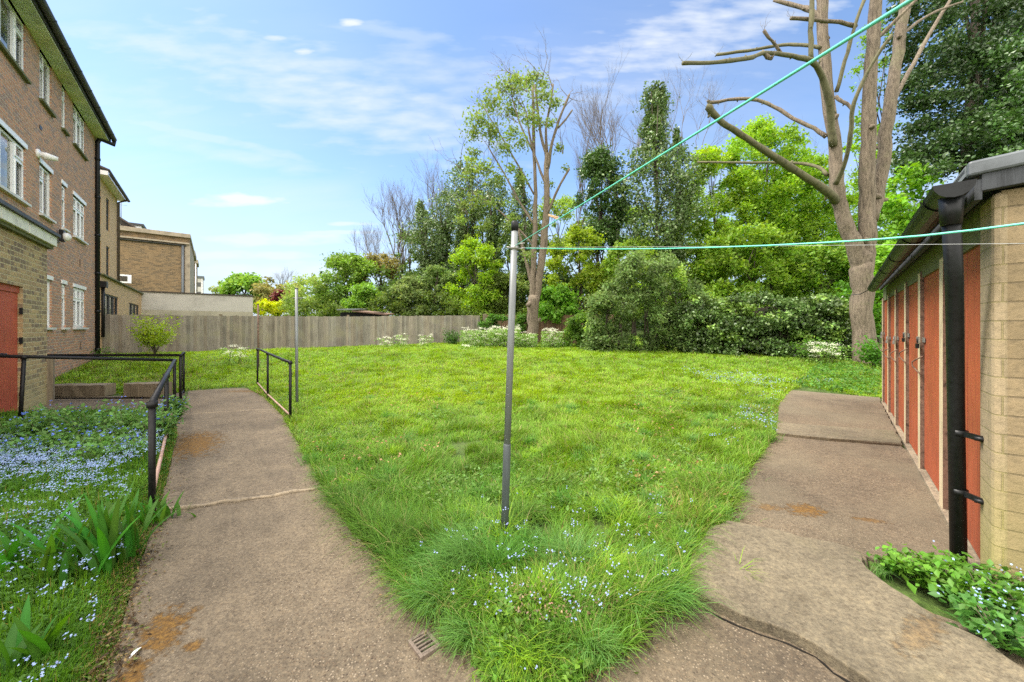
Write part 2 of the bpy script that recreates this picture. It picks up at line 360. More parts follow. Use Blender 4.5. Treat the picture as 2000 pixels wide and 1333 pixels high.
M['brick_far'] = brick('distant brick', (.28,.19,.12), (.23,.16,.11), (.30,.24,.17), stainamt=.1)
M['block'] = brick('buff walling block', (.285,.215,.125), (.225,.168,.095), (.165,.125,.072), bw=.95, rh=.0925, ms=.005, stain=(.24,.18,.09), stainamt=.35, grime=(.30,.26,.09))
M['block_smooth'] = brick('smooth buff pier', (.34,.265,.165), (.31,.24,.145), (.25,.205,.10), bw=1.2, rh=.0925, ms=.004, stain=(.40,.31,.17), stainamt=.15, grime=(.36,.33,.08))
M['upvc'] = plain('white window frame', (.88,.88,.88), .35, var=.05, bumpst=0)
M['pit'] = plain('black gap', (.012,.010,.008), 1.0, bumpst=0)
M['curtain'] = plain('net curtain', (.86,.87,.87), .9, var=.12, scale=3, stretch=(14,14,.4), bumpst=.2)
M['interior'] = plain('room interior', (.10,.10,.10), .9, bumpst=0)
M['sill'] = plain('painted sill', (.66,.66,.63), .6, var=.15, scale=10)
M['sillgreen'] = plain('mossy tile sill', (.14,.15,.07), .9, var=.3, scale=20)
M['soffit'] = plain('stained soffit with grass bounce', (.66,.72,.50), .8, var=.28, scale=2.6, bumpst=.05)  # green light bounced off the grass is put into the stained cream colour
M['lintelgreen'] = plain('green tinged head board', (.30,.42,.20), .8, var=.3, scale=5, bumpst=.05)
M['black'] = plain('black painted plastic', (.010,.011,.012), .42, var=.4, scale=30, bumpst=.04)
M['blackworn'] = plain('worn dark gutter', (.05,.052,.055), .55, var=.5, scale=5, bumpst=.1)
M['tile'] = plain('dark roof tile', (.075,.06,.05), .9, var=.4, scale=6)
M['felt'] = plain('grey mineral felt', (.18,.20,.21), .75, var=.25, scale=9, bumpst=.15)
M['lead'] = plain('grey lead flashing', (.13,.145,.16), .5, var=.25, scale=7, bumpst=.1)
M['blackwood'] = wood('black painted fascia', (.055,.06,.068), (.02,.022,.026))
M['redpaint'] = wood('weathered red painted boards', (.40,.088,.034), (.24,.05,.024), rough=.6)
M['redpaint2'] = wood('faded pink red door paint', (.43,.085,.045), (.33,.07,.04), rough=.6)
M['creampost'] = plain('cream painted post', (.62,.50,.32), .7, var=.22, scale=8, stretch=(1,1,.4))
M['whitestone'] = plain('pale render band', (.74,.74,.66), .85, var=.25, scale=6)
M['render'] = plain('grey render', (.50,.475,.435), .9, var=.14, scale=1.4, bumpst=.1)
M['oldrender'] = plain('weathered concrete trim', (.36,.30,.225), .9, var=.3, scale=2.5)
M['renderlow'] = plain('stained grey render', (.42,.385,.30), .9, var=.2, scale=1.2, bumpst=.1)
M['fencewood'] = wood('silvered fence board', (.325,.288,.238), (.18,.158,.13), attr=True, scale=.8, green=(.26,.24,.15))
M['oldfence'] = wood('brown fence board', (.24,.155,.095), (.11,.07,.045), attr=True)
M['sleeper'] = wood('weathered sleeper', (.23,.185,.125), (.10,.075,.05), scale=.7)
M['galv'] = plain('galvanised steel', (.20,.213,.215), .5, .2, var=.28, scale=18, stretch=(1,1,.15), bumpst=.08)
M['galvdark'] = plain('grey painted sleeve', (.10,.115,.122), .55, .1, var=.2, scale=18, stretch=(1,1,.15), bumpst=.05)
M['rust'] = plain('rusty steel', (.19,.12,.085), .85, .2, var=.5, scale=25, bumpst=.3)
M['castiron'] = plain('cast iron grate', (.20,.155,.12), .75, .3, var=.4, scale=60, bumpst=.3)
M['pinkrail'] = plain('bare primer rail', (.42,.27,.21), .6, .1, var=.35, scale=20, bumpst=.1)
M['rail'] = plain('chipped black rail paint', (.014,.013,.013), .5, .1, var=.6, scale=40, bumpst=.15)
M['line_green'] = plain('turquoise plastic line', (.13,.62,.47), .35, var=.1, scale=200, bumpst=.1)
M['line_grey'] = plain('pale grey wire', (.45,.47,.47), .4, var=.05, bumpst=0)
M['peg'] = plain('pine peg', (.62,.40,.22), .7, var=.2, scale=80)
M['brass'] = plain('dull grey metal', (.30,.30,.28), .5, .6, var=.3, scale=60, bumpst=.1)
M['lampglass'] = plain('opal lamp glass', (.75,.76,.74), .25, var=.05, bumpst=0)
M['bark'] = plain('grey brown bark', (.20,.16,.12), .95, var=.45, scale=6, stretch=(3.2,3.2,.5), bumpst=1.0)
m = M['bark']; nt = m.node_tree; N = nt.nodes; L = nt.links; bs = N['Principled BSDF']
tc = N.new('ShaderNodeTexCoord'); mp = N.new('ShaderNodeMapping'); L.new(tc.outputs['Object'], mp.inputs[0]); mp.inputs['Scale'].default_value = (16, 16, 2.6)
vo = nd(N, 'ShaderNodeTexNoise', Scale=1.6, Detail=9.0, Roughness=.8); L.new(mp.outputs[0], vo.inputs['Vector'])
li = nd(N, 'ShaderNodeTexNoise', Scale=1.3, Detail=7.0, Roughness=.7); L.new(tc.outputs['Object'], li.inputs['Vector'])
src = bs.inputs['Base Color'].links[0].from_socket
c_ = mixc(N, L, .9, src, ramp(N, L, vo.outputs[0], [(.36, (.35,.31,.28)), (.47, (.95,.93,.9)), (.7, (1.3,1.3,1.28))]), 'MULTIPLY')
c_ = mixc(N, L, mth(N, L, 'MULTIPLY', mth(N, L, 'SUBTRACT', li.outputs[0], .55), 3.2, clamp=True), c_, (.25,.24,.13)); L.new(c_, bs.inputs['Base Color'])
bump(N, L, vo.outputs[0], 1.0, .03, bs)
M['barkgreen'] = plain('algae green bark', (.13,.12,.065), .9, var=.4, scale=5, stretch=(2,2,1), bumpst=.8)
M['barkdark'] = plain('dark bark', (.10,.08,.06), .9, var=.35, scale=6, stretch=(2,2,.6), bumpst=.5)
M['twig'] = plain('brown twigs', (.17,.135,.11), .9, var=.2, bumpst=0)
M['leaf'] = leafmat('leaf', .38, .5, .25)
M['ivy'] = leafmat('ivy leaf', .18, .38, .6)
M['grass'] = leafmat('grass blade', .38, .55, .2)
M['petal'] = leafmat('petal', .3, .7, .1)
M['feather'] = plain('white feather', (.75,.74,.72), .8, bumpst=0)
m, nt, N, L, bs = mat_new('window glass')
gl = nd(N, 'ShaderNodeBsdfGlossy', Roughness=.03); tr = N.new('ShaderNodeBsdfTransparent'); tr.inputs[0].default_value = (.86,.9,.9,1); fr = nd(N, 'ShaderNodeFresnel', IOR=1.5)
mx = N.new('ShaderNodeMixShader'); L.new(mth(N, L, 'MULTIPLY', mth(N, L, 'ADD', fr.outputs[0], .06), 1.0, True), mx.inputs[0]); L.new(tr.outputs[0], mx.inputs[1]); L.new(gl.outputs[0], mx.inputs[2]); L.new(mx.outputs[0], N['Material Output'].inputs[0])
M['glass'] = m
# soil / ground
m, nt, N, L, bs = mat_new('soil under grass')
geo = N.new('ShaderNodeNewGeometry')
n1 = nd(N, 'ShaderNodeTexNoise', Scale=1.4, Detail=8.0, Roughness=.7); L.new(geo.outputs['Position'], n1.inputs['Vector'])
n2 = nd(N, 'ShaderNodeTexNoise', Scale=40.0, Detail=6.0); L.new(geo.outputs['Position'], n2.inputs['Vector'])
col = ramp(N, L, n1.outputs[0], [(.3, (.06,.055,.02)), (.5, (.075,.12,.022)), (.7, (.10,.17,.025))])
col = mixc(N, L, .7, col, ramp(N, L, n2.outputs[0], [(.3, (.5,.5,.5)), (.6, (1.1,1.1,1.1))]), 'MULTIPLY')
L.new(col, bs.inputs['Base Color']); bs.inputs['Roughness'].default_value = 1; bump(N, L, n2.outputs[0], .8, .03, bs)
M['soil'] = m
# ------------------------------------------------------------------ ground
gx = np.unique(np.concatenate([np.linspace(-900, -40, 18), np.linspace(-40, 40, 161), np.linspace(40, 900, 18)]))
gy = np.unique(np.concatenate([np.linspace(-300, -6, 10), np.linspace(-6, 50, 141), np.linspace(50, 1600, 24)]))
XX, YY = np.meshgrid(gx, gy); ZZ = hgt(XX, YY)-.03
V = np.stack([XX.ravel(), YY.ravel(), ZZ.ravel()], 1); nx, ny = len(gx), len(gy)
ii, jj = np.meshgrid(np.arange(nx-1), np.arange(ny-1)); b = (jj*nx+ii).ravel()
o = np_mesh('ground', V, [np.stack([b, b+1, b+nx+1, b+nx], 1)], M['soil'], smooth=True); tag(o, 'soft green ground carrying lawn and beds', kind='structure')
def dens(poly, step=.12, jit=.012):
    out = []
    for i in range(len(poly)):
        a, b_ = Vector(poly[i][:2]), Vector(poly[(i+1) % len(poly)][:2]); n = max(1, int((b_-a).length/step))
        for k in range(n):
            p = a.lerp(b_, k/n); out.append((p.x+random.uniform(-jit, jit), p.y+random.uniform(-jit, jit)))
    return out
g2 = lambda px, py: (G(px, py).x, G(px, py).y)
# direction vectors
DB = Vector((-585, F, 0)).normalized(); NB = Vector((DB.y, -DB.x, 0))      # along the houses; out from their wall (toward the lawn)
DG = Vector((641, F, 0)).normalized(); NG = Vector((-DG.y, DG.x, 0))       # along the store row; out from its doors
EG = -NG
def wallB(px, X0=-4.0):        # point on a wall line parallel to the houses, at photo column px
    Y = F*(-X0)/(415-px); return Vector((X0-585/F*Y, Y, 0))
def wallG(px, X0=.754):
    Y = F*X0/(px-1641); return Vector((X0+641/F*Y, Y, 0))
# paths
mossL = []
for (px, py, rx, ry, rot, am) in [(380,868,.24,.55,R(40),.95),(318,1232,.08,.15,R(40),.95),(255,1325,.05,.10,R(40),.95),(375,1262,.035,.03,0,.9),(700,965,.30,.05,R(20),.45),(480,765,.5,.12,0,.6),(375,1195,.03,.035,0,.8)]:
    g = G(px, py); mossL.append((g.x, g.y, rx, ry, rot, am))
mossR = []
for (px, py, rx, ry, rot, am) in [(1575,995,.14,.09,.3,.9),(1500,990,.10,.05,0,.6),(1700,1015,.12,.03,-.3,.7)]:
    g = G(px, py); mossR.append((g.x, g.y, rx, ry, rot, am))
M['conc_left'] = concrete('old tamped concrete', (.156,.121,.080), 1.0, mossL, groove=3.0)
M['conc_rough'] = concrete('exposed aggregate concrete', (.132,.101,.066), 1.1, mossR, tint=(.172,.143,.092))
M['conc_smooth'] = concrete('smooth algae concrete', (.150,.124,.082), .35, [(G(1800,1255).x, G(1800,1255).y, .2, .05, .5, .35)], tint=(.122,.110,.055))
M['conc_mortar'] = concrete('pale mortar joint', (.25,.20,.14), .1)
LR = [(478,757),(515,775),(552,815),(583,868),(622,940),(650,985),(690,1040),(735,1088),(778,1145),(815,1195),(872,1225),(925,1268),(975,1330)]
LL = [(368,764),(358,800),(346,850),(328,930),(309,1000),(288,1060),(266,1130),(240,1210),(222,1280),(208,1333),(150,1560)]
RL = [(1545,764),(1522,792),(1516,850),(1470,910),(1440,952),(1430,1002),(1382,1040),(1347,1110),(1330,1165),(1290,1200),(1252,1232),(1238,1262),(1170,1308),(1110,1345)]
wallRB = [wallG(1722), wallG(1990)]
# split the left path in slabs by joints
jA = [(309,1000),(450,985),(560,965),(650,985)]
mb = MB()
apr = [g2(*p) for p in LR[4:]]+[g2(1110,1345)]+[g2(*p) for p in RL[::-1][1:3]]
def slab(name, pts, z, mat, thick=.06, label=None, jit=.006, step=.1):
    mb = MB(); mb.prism(dens(pts, step, jit), -thick, z); o = mb.build(name, M[mat], bevel=.006)
    tag(o, label, kind='structure'); return o
slab('path', [g2(309,1000), g2(400,989), g2(500,975), g2(632,955)]+[g2(*p) for p in LR[5:]]+[(.05,1.30), (.05,-2.5), (-1.6,-2.5)]+[g2(*p) for p in LL[::-1][:7]], .000, 'conc_left', label='brown concrete path beside the blue flower bed')
slab('path', [g2(309,998), g2(400,987), g2(500,973), g2(630,953), g2(583,868), g2(552,815), g2(540,800), g2(345,812), g2(346,850), g2(328,930)], .012, 'conc_left', label='middle slab of the left concrete path')
slab('path', [g2(352,811), g2(539,799), g2(515,775), g2(478,757), g2(368,764), g2(358,800)], .004, 'conc_left', label='far slab of the left concrete path')
slab('path', [g2(362,766), g2(352,808), g2(322,806), g2(150,812), g2(-40,826), g2(-420,835), g2(-420,778), g2(-100,778), g2(90,776), g2(300,772)], -.004, 'conc_left', label='concrete landing in front of the red door')
mb = MB()
mb.tube([G(305+i*32.4, 1000-i*4.4)+Vector((random.uniform(-.01,.01), random.uniform(-.02,.02), .004)) for i in range(11)], [random.uniform(.012,.022) for _ in range(11)], 6, jit=.2)
mb.tube([G(350+i*19, 811-i*1.1)+Vector((random.uniform(-.01,.01), random.uniform(-.02,.02), .002)) for i in range(11)], [random.uniform(.010,.018) for _ in range(11)], 6, jit=.2)
tag(mb.build('path_joint', M['conc_mortar']), 'raised pale mortar joints across the left path', kind='structure')
# right side
slab('path', [(.05,1.30), g2(1110,1345)]+[g2(*p) for p in RL[::-1][1:]][:9]+[g2(1440,952), g2(1470,910), g2(1516,850), g2(1560,852), g2(1758,870)]+[tuple(wallG(1775)[:2]), tuple(wallG(1870)[:2]), g2(1862,1098), g2(1785,1112), g2(1692,1085), g2(1700,1135), g2(1775,1180), (2.35,1.45), (2.4,-2.5), (.05,-2.5)], -.006, 'conc_rough', label='stony brown concrete path beside the store doors')
slab('path', [g2(*p) for p in [(1545,764),(1718,779),(1722,790),(1764,872),(1620,860),(1517,849),(1522,792)]], .022, 'conc_rough', label='far slab of the right concrete path', jit=.01)
slab('path', [g2(*p) for p in [(1518,829),(1745,846),(1762,871),(1620,861),(1516,850)]], .030, 'conc_smooth', label='smooth strip on the right concrete path')
slab('path', [g2(*p) for p in [(1424,1030),(1500,1043),(1560,1060),(1625,1072),(1679,1090),(1690,1125),(1720,1148),(1775,1185),(1850,1235),(1930,1275),(2000,1330),(2250,1560)]]+[(1.75,.55)]+[g2(*p) for p in [(1760,1410),(1690,1345),(1625,1305),(1590,1275),(1540,1252),(1480,1230),(1425,1208),(1385,1190),(1345,1168),(1347,1110),(1382,1045)]], .045, 'conc_smooth', label='smooth mossy concrete slab with a broken edge', jit=.009, step=.05)
mb = MB(); pe = dens([g2(1347,1172), g2(1385,1194), g2(1425,1212), g2(1480,1234), g2(1540,1256), g2(1590,1279), g2(1625,1309), g2(1690,1349), g2(1760,1414)], .03, .006)[:-8]; pe = [p for p in pe if p[1] < 2.2]
mb.tube([Vector((p[0], p[1]-.006, -.0035)) for p in pe[:int(len(pe)*.52)]], [random.uniform(.0015,.0055) for _ in pe[:int(len(pe)*.52)]], 6); tag(mb.build('crack', M['pit']), 'dark open crack under the broken slab edge', kind='structure')
# ------------------------------------------------------------------ walls with openings
def wall_holes(mb, O, D, Nn, L_, z0, z1, holes, th=.3):
    """front skin of a wall with reveals. holes: (s0,s1,za,zb)"""
    ss = sorted({0, L_, *[h[0] for h in holes], *[h[1] for h in holes]}); zs = sorted({z0, z1, *[h[2] for h in holes], *[h[3] for h in holes]})
    P = lambda s, z, d=0: Vector(O)+D*s+Nn*(-d)+Vector((0, 0, z-O[2]))
    flip = D.cross(Vector((0,0,1))).dot(Nn) < 0
    def q(a, b_, c, d): mb.quad(*( (d, c, b_, a) if flip else (a, b_, c, d)))
    for i in range(len(ss)-1):
        for j in range(len(zs)-1):
            cs, cz = (ss[i]+ss[i+1])/2, (zs[j]+zs[j+1])/2
            if any(h[0] < cs < h[1] and h[2] < cz < h[3] for h in holes): continue
            q(P(ss[i], zs[j]), P(ss[i+1], zs[j]), P(ss[i+1], zs[j+1]), P(ss[i], zs[j+1]))
    for (s0, s1, za, zb) in holes:
        q(P(s0,za), P(s0,za,th), P(s0,zb,th), P(s0,zb)) if 0 else q(P(s0,zb), P(s0,zb,th), P(s0,za,th), P(s0,za))
        q(P(s1,za), P(s1,za,th), P(s1,zb,th), P(s1,zb))
        q(P(s0,za,th), P(s1,za,th), P(s1,za), P(s0,za)) if 0 else q(P(s0,za), P(s0,za,th), P(s1,za,th), P(s1,za))
        q(P(s0,zb), P(s1,zb), P(s1,zb,th), P(s0,zb,th))
        q(P(s0,za,th+.25), P(s1,za,th+.25), P(s1,zb,th+.25), P(s0,zb,th+.25))
def window(parent, O, D, Nn, s0, s1, za, zb, lights, frame='upvc', rec=.035, sill='sill', curtain=.8, transom=True, label=None, lintel=None, bars=0):
    Z = Vector((0,0,1)); P = lambda s, z, d: Vector(O)+D*s-Nn*d+Z*(z-O[2])
    f = MB(); t = .055; dp = .06
    def bar(sa, sb, z_a, z_b, d=rec, dpt=dp): f.box(P(sa, z_a, d+dpt), D*(sb-sa), Nn*dpt, Z*(z_b-z_a))
    bar(s0, s1, za, za+t); bar(s0, s1, zb-t, zb); bar(s0, s0+t, za+t, zb-t); bar(s1-t, s1, za+t, zb-t)
    wsum = sum(lights); s = s0
    for i, wdt in enumerate(lights):
        e = s+(s1-s0)*wdt/wsum
        if i < len(lights)-1: bar(e-t*.6, e+t*.6, za+t, zb-t)
        if transom and wdt <= 1.01:
            zt = zb-(zb-za)*.29; a_, b_ = s+(t if i == 0 else t*.6), e-(t if i == len(lights)-1 else t*.6)
            bar(a_, b_, zt-.03, zt+.03)
            for (q0, q1) in ((za+t, zt-.03), (zt+.03, zb-t)):     # opening sash
                bar(a_, b_, q0, q0+.03, rec-.018, .02); bar(a_, b_, q1-.03, q1, rec-.018, .02); bar(a_, a_+.03, q0+.03, q1-.03, rec-.018, .02); bar(b_-.03, b_, q0+.03, q1-.03, rec-.018, .02)
        for k in range(bars): 
            zt = za+(zb-za)*(k+1)/(bars+1); bar(s+t, e-t, zt-.015, zt+.015)
        s = e
    w_ = f.build('window', M[frame], parent)
    if label: w_['label'] = label
    g = MB(); g.quad(P(s0+.02, za+.02, rec+.035), P(s1-.02, za+.02, rec+.035), P(s1-.02, zb-.02, rec+.035), P(s0+.02, zb-.02, rec+.035)); g.build('pane', M['glass'], w_)
    if curtain:
        c = MB(); n = int((s1-s0)/.05)+2; d = rec+.16; pts = []
        ztop = zb-.02; zbot = za+.02 if curtain >= .8 else za+(zb-za)*(1-curtain)
        for i in range(n+1):
            ss_ = s0+.02+(s1-s0-.04)*i/n; dd = d+.02*math.sin(i*1.9)
            pts += [P(ss_, zbot, dd), P(ss_, ztop, dd)]
        c.add(pts, [(2*i, 2*i+2, 2*i+3, 2*i+1) for i in range(n)]); c.build('curtain', M['curtain'], w_)
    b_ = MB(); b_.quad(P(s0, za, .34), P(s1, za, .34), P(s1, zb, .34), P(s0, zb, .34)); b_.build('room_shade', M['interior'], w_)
    if sill:
        k = MB(); k.box(P(s0-.05, za-.055, -.07), D*(s1-s0+.10), -Nn*(rec+.06), Z*.053); k.build('sill', M[sill], w_)
    if lintel:
        k = MB(); k.box(P(s0-.04, zb, -.004 if lintel != 'upvc' else -.02), D*(s1-s0+.08), -Nn*.08, Z*(.10)); k.build('head', M[lintel], w_)
    return w_
# ------------------------------------------------------------------ main brick flats
UP = Vector((0,0,1))
s_of = lambda px, X0=-4.0: (wallB(px, X0)-OB).dot(DB)
OB = Vector((-4.0-585/F*2.0, 2.0, -.1))      # near end of the wall (out of frame)
OB0 = Vector((OB.x, OB.y, 0))
def s_of(px, X0=-4.0): return (wallB(px, X0)-OB0).dot(DB)
Lm = s_of(187.5)
flats = thing('apartment_building', (OB.x, OB.y, 0), 'three storey red brown brick flats with white windows at the left', 'building')
EAVE = 7.82; ZS = (1.35, 4.0, 6.65); WH = 1.17
cols = [(-52, 50, [1,1.3,1.3,1]), (77.2, 101, [1,1.25]), (120.5, 129, [1]), (143, 166.3, [1,1,1])]
holes = []; wins = []
for k, z in enumerate(ZS):
    for ci, (a, b_, lt) in enumerate(cols):
        if k == 0 and ci == 0: continue
        s0, s1 = s_of(a), s_of(b_); holes.append((s0, s1, z, z+WH)); wins.append((s0, s1, z, z+WH, lt, k))
mb = MB(); wall_holes(mb, OB, DB, NB, Lm, -.1, EAVE, holes, .10)
e = OB+DB*Lm; mb.quad(e, e-NB*7, e-NB*7+UP*(EAVE+.1), e+UP*(EAVE+.1))
mb.build('wall', M['brick_red'], flats)
for (s0, s1, z0, z1, lt, k) in wins:
    window(flats, OB, DB, NB, s0, s1, z0, z1, lt, curtain=random.choice([.9, .9, .55]), sill='sillgreen' if k == 2 else 'sill', lintel={0: 'upvc', 1: 'upvc', 2: 'lintelgreen'}[k])
# eaves, gutter, roof
mb = MB(); mb.box(OB+DB*-1-NB*.05+UP*(EAVE+.1), DB*(Lm+1.08), NB*.36, UP*.03); mb.build('soffit', M['soffit'], flats)
mb = MB(); mb.box(OB+DB*-1+NB*.311+UP*(EAVE+.1+.031), DB*(Lm+1.08), NB*.03, UP*.17); mb.build('fascia', M['blackworn'], flats)
def gutter(name, mat, parent, A, B, out, r=.065, dark=.0):
    """half round gutter from A to B, open top"""
    mb = MB(); ax = (B-A).normalized(); prof = [(-math.cos(math.pi*i/8)*r, -math.sin(math.pi*i/8)*r) for i in range(9)]; prof2 = [(x*.88, y*.88) for x, y in prof[::-1]]
    pr = prof+prof2; n = len(pr); vs = []
    for P_ in (A, B): vs += [P_+out*x+UP*y for x, y in pr]
    mb.add(vs, [(i, (i+1) % n, n+(i+1) % n, n+i) for i in range(n)])
    mb.add([A+out*x+UP*y for x, y in prof], [tuple(range(9))]); mb.add([B+out*x+UP*y for x, y in prof], [tuple(range(9))[::-1]])
    L_ = (B-A).length; k = 0
    while k*1.0 < L_-.2:
        c = A+ax*(k*1.0+.3); vs = []
        for d in (-.03, .03): vs += [c+ax*d+out*x*1.12+UP*(y*1.12+.002) for x, y in prof]
        mb.add(vs, [(i, i+1, 9+i+1, 9+i) for i in range(8)]); k += 1
    return mb.build(name, mat, parent)
gA = OB+DB*-1+NB*.41+UP*(EAVE+.1+.16); gB = OB+DB*(Lm+.1)+NB*.41+UP*(EAVE+.1+.16)
gutter('gutter', M['blackworn'], flats, gA, gB, NB, .075)
mb = MB(); a = OB+DB*-1+NB*.40+UP*(EAVE+.30); mb.box(a, DB*(Lm+1.12), -NB*5.5+UP*2.3, UP*.06+NB*.02); mb.build('roof', M['tile'], flats)
# drainpipe at the corner
pc = wallB(190.5, -3.93)
mb = MB(); zt = EAVE-.02
mb.tube([Vector((pc.x, pc.y, .05)), Vector((pc.x, pc.y, zt-.14)), Vector((pc.x, pc.y, zt-.03))+NB*.03, Vector((pc.x, pc.y, zt))+NB*.1, gB-UP*.20-DB*.02, gB-UP*.06-DB*.02], .062, 12)
for z in (.6, 1.9, 3.2, 4.5, 5.8, 7.1): mb.tube([Vector((pc.x, pc.y, z-.04)), Vector((pc.x, pc.y, z+.04))], .076, 12); mb.cbox(Vector((pc.x, pc.y, z))-NB*.06, .22, .04, .04, DB, NB, UP)
mb.build('drainpipe', M['black'], flats)
# wing with the red door
X0W = -2.9; wc = wallB(92, X0W); Lw = 5.0
OWg = wc-DB*Lw; OWg.z = -.05
sd0, sd1 = (wallB(-55, X0W)-OWg).dot(DB), (wallB(45, X0W)-OWg).dot(DB)
WT = 2.73
mb = MB(); wall_holes(mb, OWg, DB, NB, Lw, -.05, WT, [(sd0, sd1, -.049, 1.97)], .1)
e = OWg+DB*Lw; mb.quad(e, e-NB*.87, e-NB*.87+UP*(WT+.05), e+UP*(WT+.05)); e = OWg; mb.quad(e, e+UP*(WT+.05), e-NB*.87+UP*(WT+.05), e-NB*.87)
mb.build('porch_wall', M['brick_stock'], flats)
mb = MB(); k = OWg+UP*(WT+.05)
x = 0
mb.box(k-NB*.1+UP*.001-DB*.1, DB*(Lw+.16), NB*.16, UP*.05); mb.build('band_ledge', M['sillgreen'], flats)
while x < Lw:
    mb = MB(); ln = min(.95, Lw+.1-x); mb.box(k-NB*.1+UP*.054+DB*x, DB*(ln-.03), NB*.2, UP*.17); mb.build('fascia_block', M['whitestone'], flats, bevel=.006); x += .95
mb = MB(); mb.box(k-NB*.1+UP*.226-DB*.1, DB*(Lw+.2), NB*.24, UP*.05); mb.box(k-NB*.9+UP*.12-DB*.1, DB*(Lw+.18), NB*.8, UP*.16); mb.build('porch_roof', M['blackworn'], flats)
# red boarded door
def boarded_door(name, parent, O, D, Nn, s0, s1, z0, z1, d, mat, frame=.05, head=.0, board=.095):
    P = lambda s, z, q: Vector(O)+D*s-Nn*q+UP*(z-O[2])
    mb = MB(); n = max(1, round((s1-s0)/board)); bw_ = (s1-s0)/n
    for i in range(n):
        mb.box(P(s0+i*bw_+.005, z0, d+.03), D*(bw_-.010), Nn*(.03+random.uniform(-.0015,.0015)), UP*(z1-z0-head))
    mb.box(P(s0+.002, z0+.01, d+.035), D*(s1-s0-.004), Nn*.02, UP*(z1-z0-.02-head))
    if head: mb.box(P(s0, z1-head+.002, d+.03), D*(s1-s0), Nn*.045, UP*head)
    return mb.build(name, M[mat], parent, bevel=.0025)
dr = boarded_door('door', flats, OWg, DB, NB, sd0, sd1, .02, 1.97, .05, 'redpaint2', head=.1, board=.075)
mb = MB(); P0 = OWg+DB*(sd1-.62)-NB*.03+UP*1.05; P0 = wallB(0, X0W)+UP*.98+NB*.005-NB*.03; mb.tube([P0-NB*.02, P0+NB*.05], .02, 10); mb.tube([P0+NB*.05-UP*.0, P0+NB*.05+DB*.1], .012, 8); mb.build('handle', M['black'], dr)
for zz in (.35, 1.2, 1.65):
    mb = MB(); mb.cbox(OWg+DB*(sd1-.01)-NB*.015+UP*zz, .03, .03, .1, DB, NB, UP); mb.build('hinge', M['black'], dr)
# bulkhead lamp, floodlight, vents, cable
c = wallB(117, -3.95)+UP*(H+(HOR-463)*wallB(117).y/F)
mb = MB(); mb.cbox(c+NB*.04, .18, .08, .3, DB, NB, UP); lamp = mb.build('wall_lamp', M['black'], flats, bevel=.01)
mb = MB(); mb.tube([c+NB*.07-UP*.02, c+NB*.13-UP*.02, c+NB*.18-UP*.02, c+NB*.2-UP*.02], [.115, .11, .07, .01], 16); mb.build('lamp_shade', M['lampglass'], lamp)
c = wallB(72, -4.0)+UP*(H+(HOR-300)*wallB(72).y/F)
mb = MB(); mb.tube([c-NB*.01, c+NB*.04], .10, 16); mb.tube([c+NB*.04, c+NB*.12+DB*.02-UP*.02, c+NB*.3+DB*.05-UP*.03], [.06,.085,.045], 16); mb.build('flue', M['upvc'], flats)
mb = MB(); c = wallB(79, -4.0)+UP*(H+(HOR-250)*wallB(79).y/F); mb.cbox(c, .14, .02, .08, DB, NB, UP); mb.build('vent', M['black'], flats)
for (px, py) in ((156, 513), (157, 675)):
    mb = MB(); c = wallB(px, -4.0)+UP*(H+(HOR-py)*wallB(px).y/F); mb.cbox(c, .1, .012, .22, DB, NB, UP); mb.build('vent', M['rust'], flats)
mb = MB(); zc = 3.55; mb.tube([OB0+NB*.015+UP*zc, OB0+DB*(s_of(113))+NB*.015+UP*zc], .012, 6); mb.build('cable', M['black'], flats)
mb = MB(); pp = wallB(96, X0W+.04); mb.box(Vector((pp.x-.04, pp.y, -.05)), DB*.09, NB*.07, UP*.86); tag(mb.build('timber_post', M['sleeper']), 'short grey timber post against the porch corner', 'post')
# ------------------------------------------------------------------ tan house
O2 = wallB(193, -4.4); L2 = (wallB(229, -4.4)-O2).dot(DB); O2.z = 0
tan = thing('terrace_house', O2, 'tan brick house next to the flats with slim dark windows', 'building')
w2 = []
for (a, b_) in ((194.6, 197.4), (207.5, 214)):
    s0, s1 = (wallB(a, -4.4)-O2).dot(DB), (wallB(b_, -4.4)-O2).dot(DB)
    for (z0, z1) in ((3.3, 4.75), (5.4, 6.75)): w2.append((s0, s1, z0, z1))
mb = MB(); wall_holes(mb, O2, DB, NB, L2, 0, 7.25, w2, .12); e = O2+DB*L2; mb.quad(e, e-NB*6, e-NB*6+UP*7.25, e+UP*7.25); mb.build('wall', M['brick_tan'], tan)
for q in w2: window(tan, O2, DB, NB, *q, [1.2], frame='blackworn', sill=None, curtain=.4, bars=1, transom=False)
gA = O2-DB*.2+NB*.35+UP*7.3; gB = O2+DB*(L2+.15)+NB*.35+UP*7.3
gutter('gutter', M['black'], tan, gA, gB, NB, .06)
mb = MB(); mb.box(O2-DB*.2-NB*.05+UP*7.25, DB*(L2+.4), NB*.32, UP*.16); mb.build('fascia', M['upvc'], tan)
mb = MB(); mb.box(O2-DB*.2+NB*.30+UP*7.43, DB*(L2+.4), -NB*4.5+UP*1.7, UP*.06+NB*.02); mb.build('roof', M['tile'], tan)
mb = MB(); p = O2+DB*(L2-.12)+NB*.06; mb.tube([p+UP*3.0, p+UP*7.1, p+NB*.25+UP*7.25], .045, 10); mb.build('drainpipe', M['barkdark'], tan)
